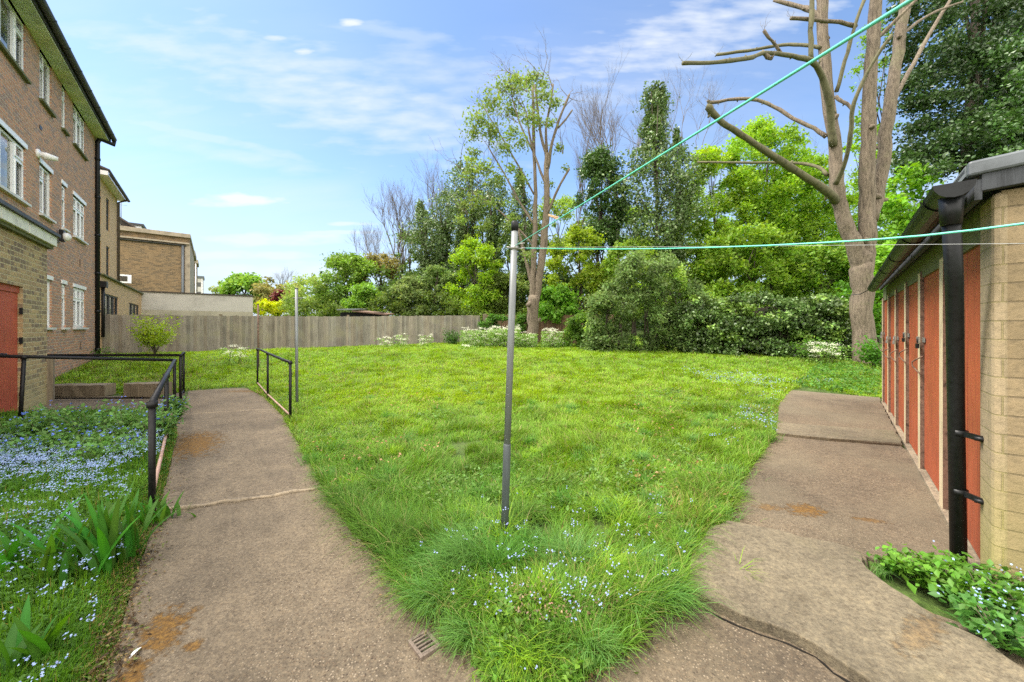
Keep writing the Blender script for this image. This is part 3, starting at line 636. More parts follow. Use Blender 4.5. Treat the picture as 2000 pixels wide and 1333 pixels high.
# low extension
O3 = wallB(196, -4.0); O3.z = 0; L3 = (wallB(279, -4.0)-O3).dot(DB)
ext = thing('house_extension', O3, 'low tan brick extension with dark framed windows behind the fence', 'building')
w3 = [((wallB(a, -4.0)-O3).dot(DB), (wallB(b_, -4.0)-O3).dot(DB), z0, z1) for a, b_, z0, z1 in ((198, 231.5, 1.0, 2.62), (252, 272, 1.0, 2.55))]
mb = MB(); wall_holes(mb, O3, DB, NB, L3, 0, 3.22, w3, .12); e = O3+DB*L3; mb.quad(e, e-NB*4, e-NB*4+UP*3.22, e+UP*3.22); mb.quad(O3, O3+UP*3.22, O3-NB*.4+UP*3.22, O3-NB*.4); mb.build('wall', M['brick_tan'], ext)
window(ext, O3, DB, NB, *w3[0], [1.2]*4, frame='blackworn', sill=None, curtain=.85, bars=1, transom=False)
window(ext, O3, DB, NB, *w3[1], [1.2]*3, frame='blackworn', sill=None, curtain=.85, bars=1, transom=False)
mb = MB(); mb.box(O3-DB*.05-NB*.4+UP*3.225, DB*(L3+.12), NB*.5, UP*.05); mb.build('roof', M['sillgreen'], ext)
mb = MB(); p = O3+DB*(L3-.1)+NB*.06; mb.tube([p+UP*1, p+UP*2.9, p+UP*3.0+NB*.1], .05, 10); mb.cbox(p+UP*2.95+NB*.03, .2, .18, .2, DB, NB, UP); mb.build('drainpipe', M['black'], ext)
mb = MB(); p = O3+DB*.12+NB*.05; mb.cbox(p+UP*2.9, .28, .2, .22, DB, NB, UP); mb.tube([p+UP*1, p+UP*2.9], .045, 10); mb.build('drainpipe', M['black'], ext)
# ------------------------------------------------------------------ brown flank building and others behind
def block(o, wid, dep, hh, mb, z0=-.2):     # o = right front corner; front runs along -NB
    mb.box(Vector((o.x, o.y, z0)), -NB*wid, DB*dep, UP*(hh-z0))
o = at(361, 640, 30); o.z = 0
bb = thing('brick_building', o, 'large weathered brown brick building end with a concrete parapet', 'building')
mb = MB(); block(o, 8, 9, 8.1, mb); mb.build('wall', M['brick_brown'], bb)
mb = MB(); mb.box(o+NB*.3-DB*.25+UP*8.1, -NB*8.3, DB*9.4, UP*.12); mb.box(o+NB*.32-DB*.05+UP*-.2, -NB*.315, DB*8, UP*8.3); mb.build('pier', M['oldrender'], bb)
mb = MB(); mb.box(o+NB*.36-DB*.30+UP*8.62, -NB*8.4, DB*9.4, UP*.32); mb.build('parapet', M['oldrender'], bb, bevel=.02)
mb = MB(); mb.box(o+NB*.30-DB*.05+UP*8.22, -NB*8.3, DB*9, UP*.4); mb.build('upper_wall', M['brick_brown'], bb)
gutter('gutter', M['blackworn'], bb, o-NB*8-DB*.1+UP*8.02, o+NB*.1-DB*.1+UP*8.02, -DB, .09)
mb = MB(); p = o-NB*.12-DB*.1; mb.tube([p+UP*0, p+UP*7.95], .085, 10); mb.build('drainpipe', M['lead'], bb)
mb = MB(); p = at(242, 545, 27.4); mb.cbox(p-DB*.05, .8, .1, .62, NB, DB, UP); wv = mb.build('window', M['upvc'], bb); mb = MB(); mb.cbox(p-DB*.11, .38, .03, .36, NB, DB, UP); mb.build('pane', M['glass'], wv); mb = MB(); mb.cbox(p-DB*.102, .40, .01, .4, NB, DB, UP); mb.build('room_shade', M['interior'], wv)
mb = MB(); p = o-NB*1.1-DB*.004+UP*3.9; mb.cbox(p, 1.0, .02, .5, NB, DB, UP); mb.build('brick_patch', M['brick_tan'], bb)
# roofscape between
o = at(262, 640, 34); o.z = 0
hb = thing('pitched_roof_house', o, 'brick house with dark sloping roof and chimney behind the tan house', 'building')
mb = MB(); block(o, 6, 5, 10.6, mb); mb.build('wall', M['brick_brown'], hb)
mb = MB(); a = o+NB*.1-DB*.2+UP*10.5; mb.box(a, -NB*3.2+UP*2.3, DB*5.4, UP*.15); mb.build('roof', M['tile'], hb)
mb = MB(); mb.box(o-NB*1.6+UP*10.6+DB*.5, -NB*.8, DB*.7, UP*1.9); ch = mb.build('chimney', M['brick_brown'], hb)
mb = MB(); p = o-NB*.9+UP*10.4+DB*.5; mb.tube([p, p+UP*3.0], .03, 6); mb.tube([p+UP*2.2-NB*.4, p+UP*2.2+NB*.4], .015, 5); mb.build('aerial', M['galv'], hb)
o = at(276, 640, 38); o.z = 0
db = thing('roof_cabin', o, 'small white rooftop cabin behind the brown parapet', 'building')
mb = MB(); block(o, 2.0, 2, 11.8, mb, 9.0); mb.build('wall', M['upvc'], db)
mb = MB(); mb.box(o+NB*.2-DB*.2+UP*11.8, -NB*2.4, DB*2.4, UP*.2); mb.build('roof', M['blackworn'], db)
for (px, pw, top, Y, lab, mt) in ((377, 9, 490, 46, 'narrow brown brick block with a grey parapet beyond the brick building', 'brick_far'), (384, 7, 508, 62, 'second narrow brick block farther along the terrace', 'brick_brown'), (397, 12, 540, 95, 'grey green flats farthest along the terrace', 'render')):
    o = at(px, 640, Y); o.z = 0; hh = H+(HOR-top)*Y/F
    q = thing('distant_building', o, lab, 'building'); wdt = (pw+6)/F*Y
    mb = MB(); block(o, wdt, 5, hh-.6, mb); mb.build('wall', M[mt], q)
    mb = MB(); mb.box(o+NB*.2-DB*.2+UP*(hh-.6), -NB*(wdt+.3), DB*5.4, UP*.6); mb.build('parapet', M['oldrender' if Y < 90 else 'galvdark'], q)
    for k in range(3):
        mb = MB(); mb.cbox(o-NB*wdt*.35-DB*.01+UP*(hh-2.2-k*2.4), wdt*.3, .05, 1.1, NB, DB, UP); mb.build('window', M['interior'], q)
    mb = MB(); mb.tube([o-NB*.1*wdt-DB*.08+UP*1, o-NB*.1*wdt-DB*.08+UP*(hh-.6)], .07, 8); mb.build('drainpipe', M['upvc'], q)
# grey rendered garage behind the fence
o = at(494, 640, 24); o.z = 0
gr = thing('garage', o, 'long low grey rendered garage wall behind the fence', 'building')
mb = MB(); mb.box(o+UP*2.35, -NB*7.5, DB*5, UP*1.0); mb.build('wall', M['render'], gr)
mb = MB(); mb.box(o+UP*0, -NB*7.5, DB*5, UP*2.348); mb.build('lower_wall', M['renderlow'], gr)
mb = MB(); mb.box(o+NB*.05-DB*.05+UP*3.352, -NB*7.6, DB*5.1, UP*.07); mb.build('roof_edge', M['tile'], gr)
# ------------------------------------------------------------------ fences
def fence(name, pts, label, mat, board=.105, col=(1,1,1), posts=True, gap=.0):
    """pts: list of (x,y,z_bottom,z_top)"""
    root = thing(name, (pts[0][0], pts[0][1], pts[0][2]), label, 'fence')
    for i in range(len(pts)-1):
        a, b_ = Vector(pts[i][:3]), Vector(pts[i+1][:3]); ln = (Vector(b_[:2])-Vector(a[:2])).length; nb = max(1, int(ln/2.4))
        d = Vector((b_.x-a.x, b_.y-a.y, 0)).normalized(); n_ = Vector((d.y, -d.x, 0))
        if n_.y > 0: n_ = -n_
        for k in range(nb):
            mb = MB(); s0, s1 = ln*k/nb, ln*(k+1)/nb; m_ = int((s1-s0)/board)
            for j in range(m_):
                s = s0+(s1-s0)*(j+.5)/m_; f = s/ln; zb = a.z+(b_.z-a.z)*f; zt = pts[i][3]+(pts[i+1][3]-pts[i][3])*f
                t = random.uniform(.66, 1.2); w_ = random.uniform(.96, 1.05); mb.cur = (col[0]*t*w_, col[1]*t, col[2]*t*(2-w_))
                lean = random.uniform(-.006, .006)
                base = Vector((a.x, a.y, 0))+d*(s-board*.52)+n_*random.uniform(0, .006)
                ax = d*board*1.04+n_*.012
                mb.box(base+UP*(zb-.05), ax, -n_*.014, UP*(zt-zb+.05+random.uniform(-.018,.010))+d*lean)
            mb.cur = (.6,.6,.6)
            mb.build('panel', M[mat], root, col=True)
            if posts:
                mb = MB(); p = Vector((a.x, a.y, a.z))+d*s0-n_*.10; mb.cbox(p+UP*.72, .1, .1, 1.7, d, n_, UP); mb.cur = (1,1,1); mb.build('post', M['sleeper'], root)
    return root
def fp(px, top, bot, Y): a = at(px, bot, Y); return (a.x, a.y, a.z, at(px, top, Y).z)
fence('fence', [fp(190, 614.5, 694, 13.3), fp(430, 617, 688, 15.3), fp(680, 618.5, 680, 17.5), fp(937, 616, 667, 20.5)], 'long grey weathered closeboard fence across the back of the lawn', 'fencewood')
fence('fence', [fp(948, 616, 668, 20.8), fp(1075, 616, 676, 19.6), fp(1200, 614, 684, 17.6)], 'brown board fence partly hidden by ivy behind the bare tree', 'oldfence', col=(.9,.85,.8))
mb = MB(); p = at(943, 672, 20.4); mb.box(p-UP*.1, Vector((.2,0,0)), Vector((0,.2,0)), UP*1.75); tag(mb.build('fence_post', M['sleeper'], bevel=.01), 'thick grey timber post where the two fences meet', 'post')
# shed roof beyond the fence
o = at(700, 640, 20.2); o.z = .5
sh = thing('garden_shed', o, 'low garden shed with a rusty red roof peeping over the fence', 'shed')
mb = MB(); mb.box(o+Vector((-1.0,0,0)), Vector((2.3,0,0)), Vector((0,1,0)), UP*1.68); mb.build('wall', M['oldfence'], sh)
mb = MB(); mb.box(o+Vector((-.3,-.15,1.71)), Vector((1.9,0,-.20)), Vector((0,1.3,.08)), UP*.07); mb.build('roof', M['rust'], sh)
mb = MB(); mb.box(o+Vector((-1.1,-.18,1.79)), Vector((1.1,0,.01)), Vector((0,1.3,.08)), UP*.06); mb.build('roof_sheet', M['felt'], sh)
# ------------------------------------------------------------------ handrails
def rail_run(name, label, tops, feet, lows, mat='rail', r=.021, rl=.014, lowmat=None, group=None):
    """tops: handrail points; feet: list of (top point, foot point); lows: lower rail points"""
    root = thing(name, feet[0][1], label, 'handrail', group)
    mb = MB(); mb.tube(tops, r*1.12, 10); mb.build('handrail', M[mat], root)
    for t_, f_ in feet:
        mb = MB(); mb.tube([f_-UP*.05, t_], r, 10); mb.tube([t_-UP*.03, t_+UP*.012], r*1.5, 10); mb.build('post', M[mat], root)
    mb = MB(); mb.tube(lows, rl, 8); mb.build('lower_rail', M[lowmat or mat], root)
    return root
HR = .80
foot = [G(297,1003), G(325,868), G(341,797)]
tp = [f_+UP*HR for f_ in foot]
rail_run('handrail', 'black tubular handrail between the left path and the blue flowers', tp, list(zip(tp, foot)), [foot[0]+UP*.13, foot[1]+UP*.13, foot[2]+UP*.10], lowmat='pinkrail')
fD = G(38, 842); tD = at(47, 697, fD.y)
fE = G(-260, 850); tE = at(-230, 690, fE.y)
rail_run('handrail', 'black handrail crossing in front of the red door landing, nearer of the two', [tp[2], tD, tE], [(tD, fD), (tE, fE)], [at(322, 806, 6.0), at(20, 823, fD.y), at(-240, 840, fE.y)])
f1, f2 = G(352.5, 783), G(358.5, 768)
t1, t2 = f1+UP*.845, f2+UP*.83
lft = at(-250, 697, f1.y*1.0)
rail_run('handrail', 'black handrail on the far side of the landing beside the timber sleepers', [lft, at(48, 694.5, f1.y), t1-UP*.005, t2, ], [(t2, f2), (t1, f1), (lft, G(-250, 785))], [at(-250, 779, f1.y), f1+UP*.05, f2+UP*.06])
a, b_, c, d = G(503, 757), G(523, 779), G(567, 821), None
h_ = [.865, .85, .85]
tps = [a+UP*.865, a.lerp(b_, .5)+UP*.87, b_+UP*.86, b_.lerp(c, .4)+UP*.85, b_.lerp(c, .75)+UP*.84, c+UP*.845]
rail_run('handrail', 'short curved black handrail at the lawn side of the left path', tps, [(tps[0], a), (tps[2], b_), (tps[5], c)], [a+UP*.10, b_+UP*.08, c+UP*.07], r=.019, lowmat='pinkrail')
# sleepers
def sleeper(x0, x1, ytop, ybot, lab):
    mb = MB(); a, b_ = G(x0, ybot), G(x1, ybot-1); n = 9; hh = (ybot-ytop)*a.y/F
    dx = (b_-a); dn = Vector((-dx.y, dx.x, 0)).normalized()
    vs = []; 
    for i in range(n):
        p = a+dx*i/(n-1)
        for (u, v) in ((0,0),(.22,0),(.22,1),(.19,1.02),(.03,1.02),(0,.96)):
            vs.append(p+dn*(u+random.uniform(-.008,.008))+UP*(v*hh+random.uniform(-.008,.008)))
    m_ = 6; fs = [(i*m_+k, (i+1)*m_+k, (i+1)*m_+(k+1)%m_, i*m_+(k+1)%m_) for i in range(n-1) for k in range(m_)]+[tuple(range(m_)), tuple(range((n-1)*m_, n*m_))[::-1]]
    mb.add(vs, fs); tag(mb.build('timber_sleeper', M['sleeper']), lab, 'timber sleeper', 'timber sleepers edging the landing')
sleeper(97, 204, 753, 775, 'weathered timber sleeper by the porch corner, left one')
sleeper(241, 318, 750, 776, 'weathered timber sleeper near the corner of the handrails, right one')
# ------------------------------------------------------------------ washing line posts, lines and peg
pf = G(984, 1055); pt = at(1006, 433, pf.y)
pole = thing('washing_line_post', pf, 'grey galvanised washing line post leaning at the front of the lawn', 'post')
ax = (pt-pf).normalized(); seam = pf.lerp(pt, .30)
mb = MB(); mb.tube([seam, pt-ax*.06], .0215, 20); mb.build('pole', M['galv'], pole)
mb = MB(); mb.tube([pf-UP*.1, seam, seam+ax*.004], [.0245, .0240, .0232], 20); mb.build('sleeve', M['galvdark'], pole)
mb = MB(); mb.tube([pt-ax*.062, pt-ax*.004, pt], [.0235, .0235, .020], 20); mb.build('cap', M['black'], pole)
hk = at(1005, 485, pf.y)
mb = MB(); mb.tube([hk-UP*.012, hk+UP*.012], .026, 16)
for dz in (-.008, .022): mb.tube([hk+Vector((.015,-.01,dz)), hk+Vector((.05,-.03,dz)), hk+Vector((.065,-.03,dz+.004))], .004, 6)
mb.tube([hk+Vector((-.01,0,0)), hk+Vector((-.05,-.01,.004))], .005, 6); mb.build('hook', M['brass'], pole)
def far_post(px, py, ptop, mat, r, lab, h=0.0, arm=True):
    f_ = G(px, py, h); t_ = at(px-1, ptop, f_.y); q = thing('washing_line_post', f_, lab, 'post')
    mb = MB(); mb.tube([f_-UP*.1, t_], r, 12); mb.build('pole', M[mat], q)
    mb = MB(); mb.tube([t_-UP*.02, t_+UP*.006], r*1.12, 12); mb.build('cap', M['black' if mat == 'rust' else 'galvdark'], q)
    if arm: mb = MB(); mb.tube([t_-UP*.18+Vector((-.07,0,0)), t_-UP*.18+Vector((.1,0,0))], .009, 6); mb.build('hook', M['brass'], q)
far_post(580, 788, 563, 'galv', .024, 'straight grey washing line post beside the curved handrail')
far_post(505, 724, 594, 'rust', .022, 'thin dark rusty post on the lawn behind the curved handrail', .12, False)
A = hk+Vector((.0,0,.012)); B = at(1780, 0, .36); E = A+(B-A)*1.45
wl = MB(); wl.tube([A, A.lerp(B, .5), B, E], .0021, 8); tag(wl.build('washing_line', M['line_green']), 'taut turquoise washing line rising to the top right of the photo', 'washing line')
pts = []
for (px, py) in ((1022,485),(1100,486.5),(1200,487),(1300,486),(1400,483.5),(1500,480),(1600,475),(1700,469),(1800,461),(1900,450),(2000,437),(2100,421)):
    iy = 1/pf.y+(1/.62-1/pf.y)*(px-1022)/978; pts.append(at(px, py, 1/iy))
wl = MB(); wl.tube(pts, .0021, 8); tag(wl.build('washing_line', M['line_green']), 'slack turquoise washing line crossing low towards the store row', 'washing line')
wl = MB(); wl.tube([at(1018, 484, pf.y), at(1500, 481, 2.0), at(2000, 476, 1.4), at(2100, 475, 1.3)], .0009, 6); tag(wl.build('wire', M['line_grey']), 'hair thin pale wire just below the slack washing line', 'wire')
mb = MB()
pg = A.lerp(B, ((1068-1005)/775*.36)/((1068-1005)/775*.36+ (1-(1068-1005)/775)*pf.y))
pc_ = at(1081, 424, pg.y); pd = (at(1098, 431, pg.y-.04)-at(1066, 420, pg.y+.01)).normalized()
for sg in (-1, 1): mb.cbox(pc_+UP*.0045*sg, .075, .010, .007, pd+UP*.05*sg, Vector((0,1,0)), UP)
mb.tube([pc_-Vector((0,.007,0)), pc_+Vector((0,.007,0))], .004, 8)
tag(mb.build('clothes_peg', M['peg'], bevel=.001), 'small wooden clothes peg clipped on the rising washing line', 'clothes peg')
# ------------------------------------------------------------------ drain grate
cn = [G(796, 1257), G(822, 1292), G(860, 1261), G(835, 1234)]
gt = thing('drain_grate', cn[0], 'small rusty iron drain grate beside the tip of the lawn', 'drain grate')
mb = MB(); u = (cn[1]-cn[0]); v = (cn[3]-cn[0]); un, vn = u.normalized(), v.normalized(); z = .012; ul, vl = u.length, v.length
mb.box(cn[0]+UP*-.02, u, vn*.014, UP*.034); mb.box(cn[0]+vn*(vl-.014)+UP*-.02, u, vn*.014, UP*.034); mb.box(cn[0]+vn*.014+UP*-.02, un*.012, vn*(vl-.028), UP*.034); mb.box(cn[0]+vn*.014+un*(ul-.012)+UP*-.02, un*.012, vn*(vl-.028), UP*.034)
mb.build('frame', M['castiron'], gt, bevel=.002)
mb = MB()
for i in range(1, 6):
    p = cn[0]+un*(ul*i/6-.0045)+vn*.014; mb.box(p+UP*-.012, un*.009, vn*(vl-.028), UP*.023)
mb.build('bars', M['castiron'], gt, bevel=.0015)
mb = MB(); mb.box(cn[0]+un*.012+vn*.014+UP*.0012, un*(ul-.024), vn*(vl-.028), UP*.0012); mb.build('drain_shade_sheet', M['pit'], gt)  # thin black sheet painted as the shade inside the drain
# ------------------------------------------------------------------ store row at the right
row = thing('store_row', wallG(1912), 'row of six brick stores with red boarded doors at the right', 'building')
YF = .754; Pz = lambda f_: Vector((YF+641/F*(f_*F), f_*F, 0))    # f_ = Y/F along the wall line
F0, F1 = .00278, .00922; MOD = (F1-F0)/6; ln6 = (Pz(F1)-Pz(F0)).length; md = ln6/6
A0 = Pz(F0)
ET = 2.02
PW = .13           # pier width
WD = [(+.0), ]
# cream posts with brick reveal, doors
for i in range(1, 7):
    s = i*md
    mb = MB(); base = A0+DG*(s-(.0 if i == 0 else PW/2)); wdt = PW if i else PW*.7
    mb.box(base+NG*-.09+UP*-.03, DG*wdt, NG*.088, UP*(ET-.12))
    mb.build('door_post', M['creampost'] if i else M['block_smooth'], row, bevel=.004)
doors = []
for i in range(6):
    s0 = i*md+(0 if i == 0 else PW/2)+.006; s1 = (i+1)*md-PW/2-.006
    d_ = boarded_door('door', row, A0, DG, NG, s0, s1, .03, ET-.19, .03, 'redpaint', board=.11)
    if i in (0, 3): d_['label'] = 'brighter orange red store door' if i == 0 else 'darker red store door'
    doors.append(d_)
    P = lambda s, z, q: A0+DG*s+NG*q+UP*z
    z = (1.17, 1.21, 1.24, 1.18, 1.16, 1.22)[i]
    if i:
        mb = MB(); mb.box(P(s1-.10, z, -.024), DG*.17, NG*.008, UP*.045); mb.box(P(s1+.02, z-.008, -.02), DG*.05, NG*.035, UP*.06); mb.build('hasp', M['brass'], d_, bevel=.001)
        mb = MB(); q = P(s1-.02, z-.01, .018); mb.tube([q+DG*-.018, q+DG*-.018+UP*.03, q+UP*.045, q+DG*.018+UP*.03, q+DG*.018], .004, 6); mb.cbox(q-UP*.025, .05, .022, .045, DG, NG, UP); mb.build('padlock', M['black' if i in (1,2) else 'brass'], d_, bevel=.002)
        mb = MB(); mb.tube([P(s1-.03, z-.13, -.02), P(s1-.01, z-.16, .02), P(s1+.03, z-.19, .045), P(s1+.03, z-.23, .045), P(s1-.01, z-.27, .02), P(s1-.05, z-.30, .0)], .006, 6); mb.build('handle', M['rust'], d_)
    mb = MB(); mb.cbox(P(s0+.01, .45, -.022), .018, .02, .11, DG, NG, UP); mb.cbox(P(s0+.01, 1.5, -.022), .018, .02, .11, DG, NG, UP); mb.build('hinge', M['rust'], d_)
    mb = MB(); mb.box(P(s1-.002, -.02, -.10), DG*.0075, NG*.0975, UP*(ET-.12)); mb.build('reveal', M['rust'], d_)
# kerb at the foot, head board, wall ends
mb = MB(); mb.box(A0+NG*-.12+DG*-.0+UP*-.05, DG*(ln6+.05), NG*.13, UP*.062); mb.build('threshold', M['conc_mortar'], row, bevel=.004)
mb = MB(); mb.box(A0+NG*-.10+DG*.002+UP*(ET-.20), DG*(ln6+.05), NG*.085, UP*.22); mb.build('head_board', M['sillgreen'], row)
cA = A0-DG*.24
mb = MB(); mb.box(cA+UP*-.1-NG*.06, DG*.238, NG*.06, UP*(ET+.098)); mb.build('corner_pier', M['block_smooth'], row, bevel=.022)
mb = MB(); mb.box(cA-NG*.028+UP*-.1-DG*-.003, EG*2.9, DG*.2, UP*(2.12)); mb.build('end_wall', M['block'], row)
mb = MB(); mb.box(cA+DG*.25-NG*2.9+UP*-.1, DG*(ln6+.05), NG*.1, UP*2.1); mb.box(cA+DG*(ln6+.25)+EG*.1+UP*-.1, DG*.05, EG*2.8, UP*2.1); mb.build('rear_wall', M['block'], row)
pitch = Vector((EG.x, EG.y, .06))
rc = cA-DG*.06+NG*.087
mb = MB(); mb.box(rc+UP*2.118+DG*.06, pitch*3.3, DG*(ln6+.45), UP*.052); mb.build('roof', M['felt'], row)
mb = MB(); mb.box(rc+UP*2.02+pitch*.045+DG*.012, pitch*2.9, DG*.044, UP*.082); mb.build('verge_board', M['blackwood'], row, bevel=.003)
mb = MB(); mb.box(rc+UP*2.102, pitch*3.2, DG*.058, UP*.074); mb.box(rc+UP*2.128+DG*.0585, EG*.05, DG*(ln6+.4), UP*.046); mb.build('flashing', M['lead'], row, bevel=.012)
gS = wallG(1864, .553)+UP*2.052; gE = gS+DG*((wallG(1705, .553)-wallG(1866, .553)).length); gE.z = 2.02
gg = gutter('gutter', M['black'], row, gS, gE, NG, .070)
mb = MB(); mb.box(gS+EG*.085-UP*.07+DG*.14, DG*(ln6-.3), EG*.025, UP*.10); mb.build('fascia', M['blackwood'], row)
dt = gS+DG*.07-UP*.05; db_ = G(1886, 1118, 0)+DG*.03+NG*.02
mb = MB(); mb.tube([dt, dt-UP*.14], [.045,.037], 16); mb.tube([dt-UP*.10, dt.lerp(Vector((db_.x, db_.y, dt.z-.8)), .4)-UP*.1, Vector((db_.x, db_.y, .9))+NG*.01, Vector((db_.x, db_.y, -.04))], .0335, 20)
mb.build('downpipe', M['black'], row)
for z in (.43+.33, .43):
    mb = MB(); fpt = (1.95-z)/1.95; c = Vector((db_.x, db_.y, z)); c = c+(Vector((dt.x, dt.y, 0))-Vector((db_.x, db_.y, 0)))*max(0, (z-.9)/1.1)
    mb.tube([c-UP*.016, c+UP*.016], .0365, 18); e_ = cA+DG*.16+UP*z; mb.cbox(c.lerp(e_, .6), (e_-c).length*.75, .012, .03, (e_-c), UP.cross(e_-c), UP); mb.tube([e_-NG*.02, e_+NG*.03], .012, 8); mb.build('pipe_bracket', M['black'], row)
# tie wire from gutter end to the tree is added with the tree
print('built structure')
#@@NATURE
# ------------------------------------------------------------------ vegetation helpers
def leaf_cloud(name, P, size, col, mat, parent, up=.5, aspect=.62, fold=.25):
    n = len(P); nrm = RS.randn(n, 3); nrm[:, 2] += up*2; nrm /= np.linalg.norm(nrm, axis=1)[:, None]
    a = np.cross(nrm, RS.randn(n, 3)); a /= (np.linalg.norm(a, axis=1)[:, None]+1e-9); b = np.cross(nrm, a)
    s = size[:, None]
    V = np.empty((n, 4, 3), np.float32)
    V[:, 0] = P-a*s; V[:, 1] = P+b*s*aspect+nrm*s*fold; V[:, 2] = P+a*s; V[:, 3] = P-b*s*aspect+nrm*s*fold
    c = np.repeat(col[:, None, :], 4, 1)
    i = np.arange(n)*4
    T = np.concatenate([np.stack([i, i+1, i+2], 1), np.stack([i, i+2, i+3], 1)])
    return np_mesh(name, V.reshape(-1, 3), [T], mat, parent, c.reshape(-1, 3))
def blades(P, Lh, W, dirang, bend, col, face=None):
    """curved grass blades -> V, quads, tris, col"""
    n = len(P); ts = np.array([0, .38, .72, 1.0]); d = np.stack([np.cos(dirang), np.sin(dirang), np.zeros(n)], 1)
    fa = (dirang+np.pi/2+RS.randn(n)*.5) if face is None else face; wv = np.stack([np.cos(fa), np.sin(fa), np.zeros(n)], 1)
    V = np.empty((n, 7, 3), np.float32); k = 0
    for j, t in enumerate(ts):
        hor = Lh*bend*(t**1.7)*.95; ver = Lh*t*np.sqrt(np.clip(1-(bend*t)**2*.85, .02, 1))*(1-.25*bend*t)
        c = P+d*hor[:, None]; c[:, 2] += ver
        if j < 3:
            w_ = (W*(1, .85, .55)[j])[:, None]*.5; V[:, k] = c-wv*w_; V[:, k+1] = c+wv*w_; k += 2
        else: V[:, k] = c
    i = np.arange(n)*7
    Q = np.concatenate([np.stack([i, i+1, i+3, i+2], 1), np.stack([i+2, i+3, i+5, i+4], 1)]); T = np.stack([i+4, i+5, i+6], 1)
    sh = np.array([.85, .85, .97, .97, 1.03, 1.03, 1.06])  # shading from root to tip, put into the blade colour
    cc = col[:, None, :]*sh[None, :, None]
    return V.reshape(-1, 3), Q, T, cc.reshape(-1, 3)
def blade_mesh(name, parts, mat, parent=None):
    Vs, Qs, Ts, Cs = [], [], [], []; o_ = 0
    for (V, Q, T, c) in parts: Vs.append(V); Qs.append(Q+o_); Ts.append(T+o_); Cs.append(c); o_ += len(V)
    return np_mesh(name, np.concatenate(Vs), [np.concatenate(Qs), np.concatenate(Ts)], mat, parent, np.concatenate(Cs))
def jcol(base, n, v=.25, hue=.12):
    c = np.array(base)[None, :]*(1+RS.uniform(-v, v, (n, 1))); c = c*(1+RS.uniform(-hue, hue, (n, 3))); return np.clip(c, .003, 1)
def mixcol(a, b, f): f = np.clip(f, 0, 1)[:, None]; return np.array(a)[None, :]*(1-f)+np.array(b)[None, :]*f
# ------------------------------------------------------------------ lawn
LP = [g2(*p) for p in LR]; RP = [g2(*p) for p in RL]
lawn_poly = LP+[(-.05,1.33),(.1,1.3)]+RP[::-1]+[(6.6,8.3), tuple((wallG(1721)+DG*.2)[:2]), (9.5,9.2), (14,12), (8,16.5), (1,23), (-1.6,20.9)]+[(-6.2,17.6),(-9.5,15.8),(-15,13.4), tuple((wallB(186)+NB*.1)[:2]), tuple((wallB(93, -4.0)+NB*.05)[:2]), g2(95,770), g2(205,772), g2(240,770), g2(318,772), g2(362,765), g2(420,760)]
def sample(n, r0, r1, a0, a1, ex=1.6):
    k = 2-ex; u = RS.rand(n); r = (r0**k+u*(r1**k-r0**k))**(1/k); th = RS.uniform(R(a0), R(a1), n); return r*np.sin(th), r*np.cos(th), r
def edge_dist(x, y, line):
    d = np.full(len(x), 1e9)
    for i in range(len(line)-1):
        ax_, ay_ = line[i]; bx_, by_ = line[i+1]; dx, dy = bx_-ax_, by_-ay_; l2 = dx*dx+dy*dy+1e-9
        t = np.clip(((x-ax_)*dx+(y-ay_)*dy)/l2, 0, 1); d = np.minimum(d, np.hypot(x-ax_-t*dx, y-ay_-t*dy))
    return d
x, y, r = sample(760000, 1.15, 27, -60, 60, 1.55)
k = inpoly(x, y, lawn_poly)&(vnoise(x, y, 2.2, 5)*.6+vnoise(x, y, 7, 6)*.4 > .20)&(np.hypot(x-cn[0].x-.03, y-cn[0].y) > .16)&((y > 1.74) | (RS.rand(len(x)) < .85+.9*np.clip(vnoise(x, y, 7, 77)-.5, 0, 1))); x, y, r = x[k], y[k], r[k]; n = len(x)
print('lawn blades', n)
big = vnoise(x, y, .55, 1); mid_ = vnoise(x, y, 1.9, 2); sm = vnoise(x, y, 5.5, 3); tus = vnoise(x, y, 3.4, 9)
dL = edge_dist(x, y, LP); dR = edge_dist(x, y, RP)
edge = np.exp(-(np.minimum(dL, dR)/.45)**2)
nearf = np.clip((3.4-r)/2.0, 0, 1)*(y > 1.7)
Lh = .062+.045*mid_+.055*tus**2+.045*edge*(r < 6)+.10*nearf
Lh *= RS.uniform(.55, 1.3, n)
ang = vnoise(x, y, 1.5, 4)*9+vnoise(x, y, 4.1, 7)*5+RS.randn(n)*.8
# at the edges lean out over the concrete
out = np.where(dL < dR, np.pi*1.05, -.25); ang = np.where(RS.rand(n) < edge*.35, out+RS.randn(n)*.8, ang)
bend = np.clip(.55+.45*vnoise(x, y, 2.7, 8)+.22*RS.randn(n), .12, .98)
Wd = .0042*np.clip(r/2.6, .85, 6)**.78*RS.uniform(.7, 1.35, n)
dark = np.array((.13,.27,.035)); light = np.array((.29,.45,.035)); yel = np.array((.27,.30,.035))
f = np.clip(.02+(r-2.8)*.10, 0, .70)+(big-.5)*.5+(sm-.5)*.25-(x > 2.0)*.12*np.clip((x-2)/2, 0, 1)
col = mixcol(dark, light, f)
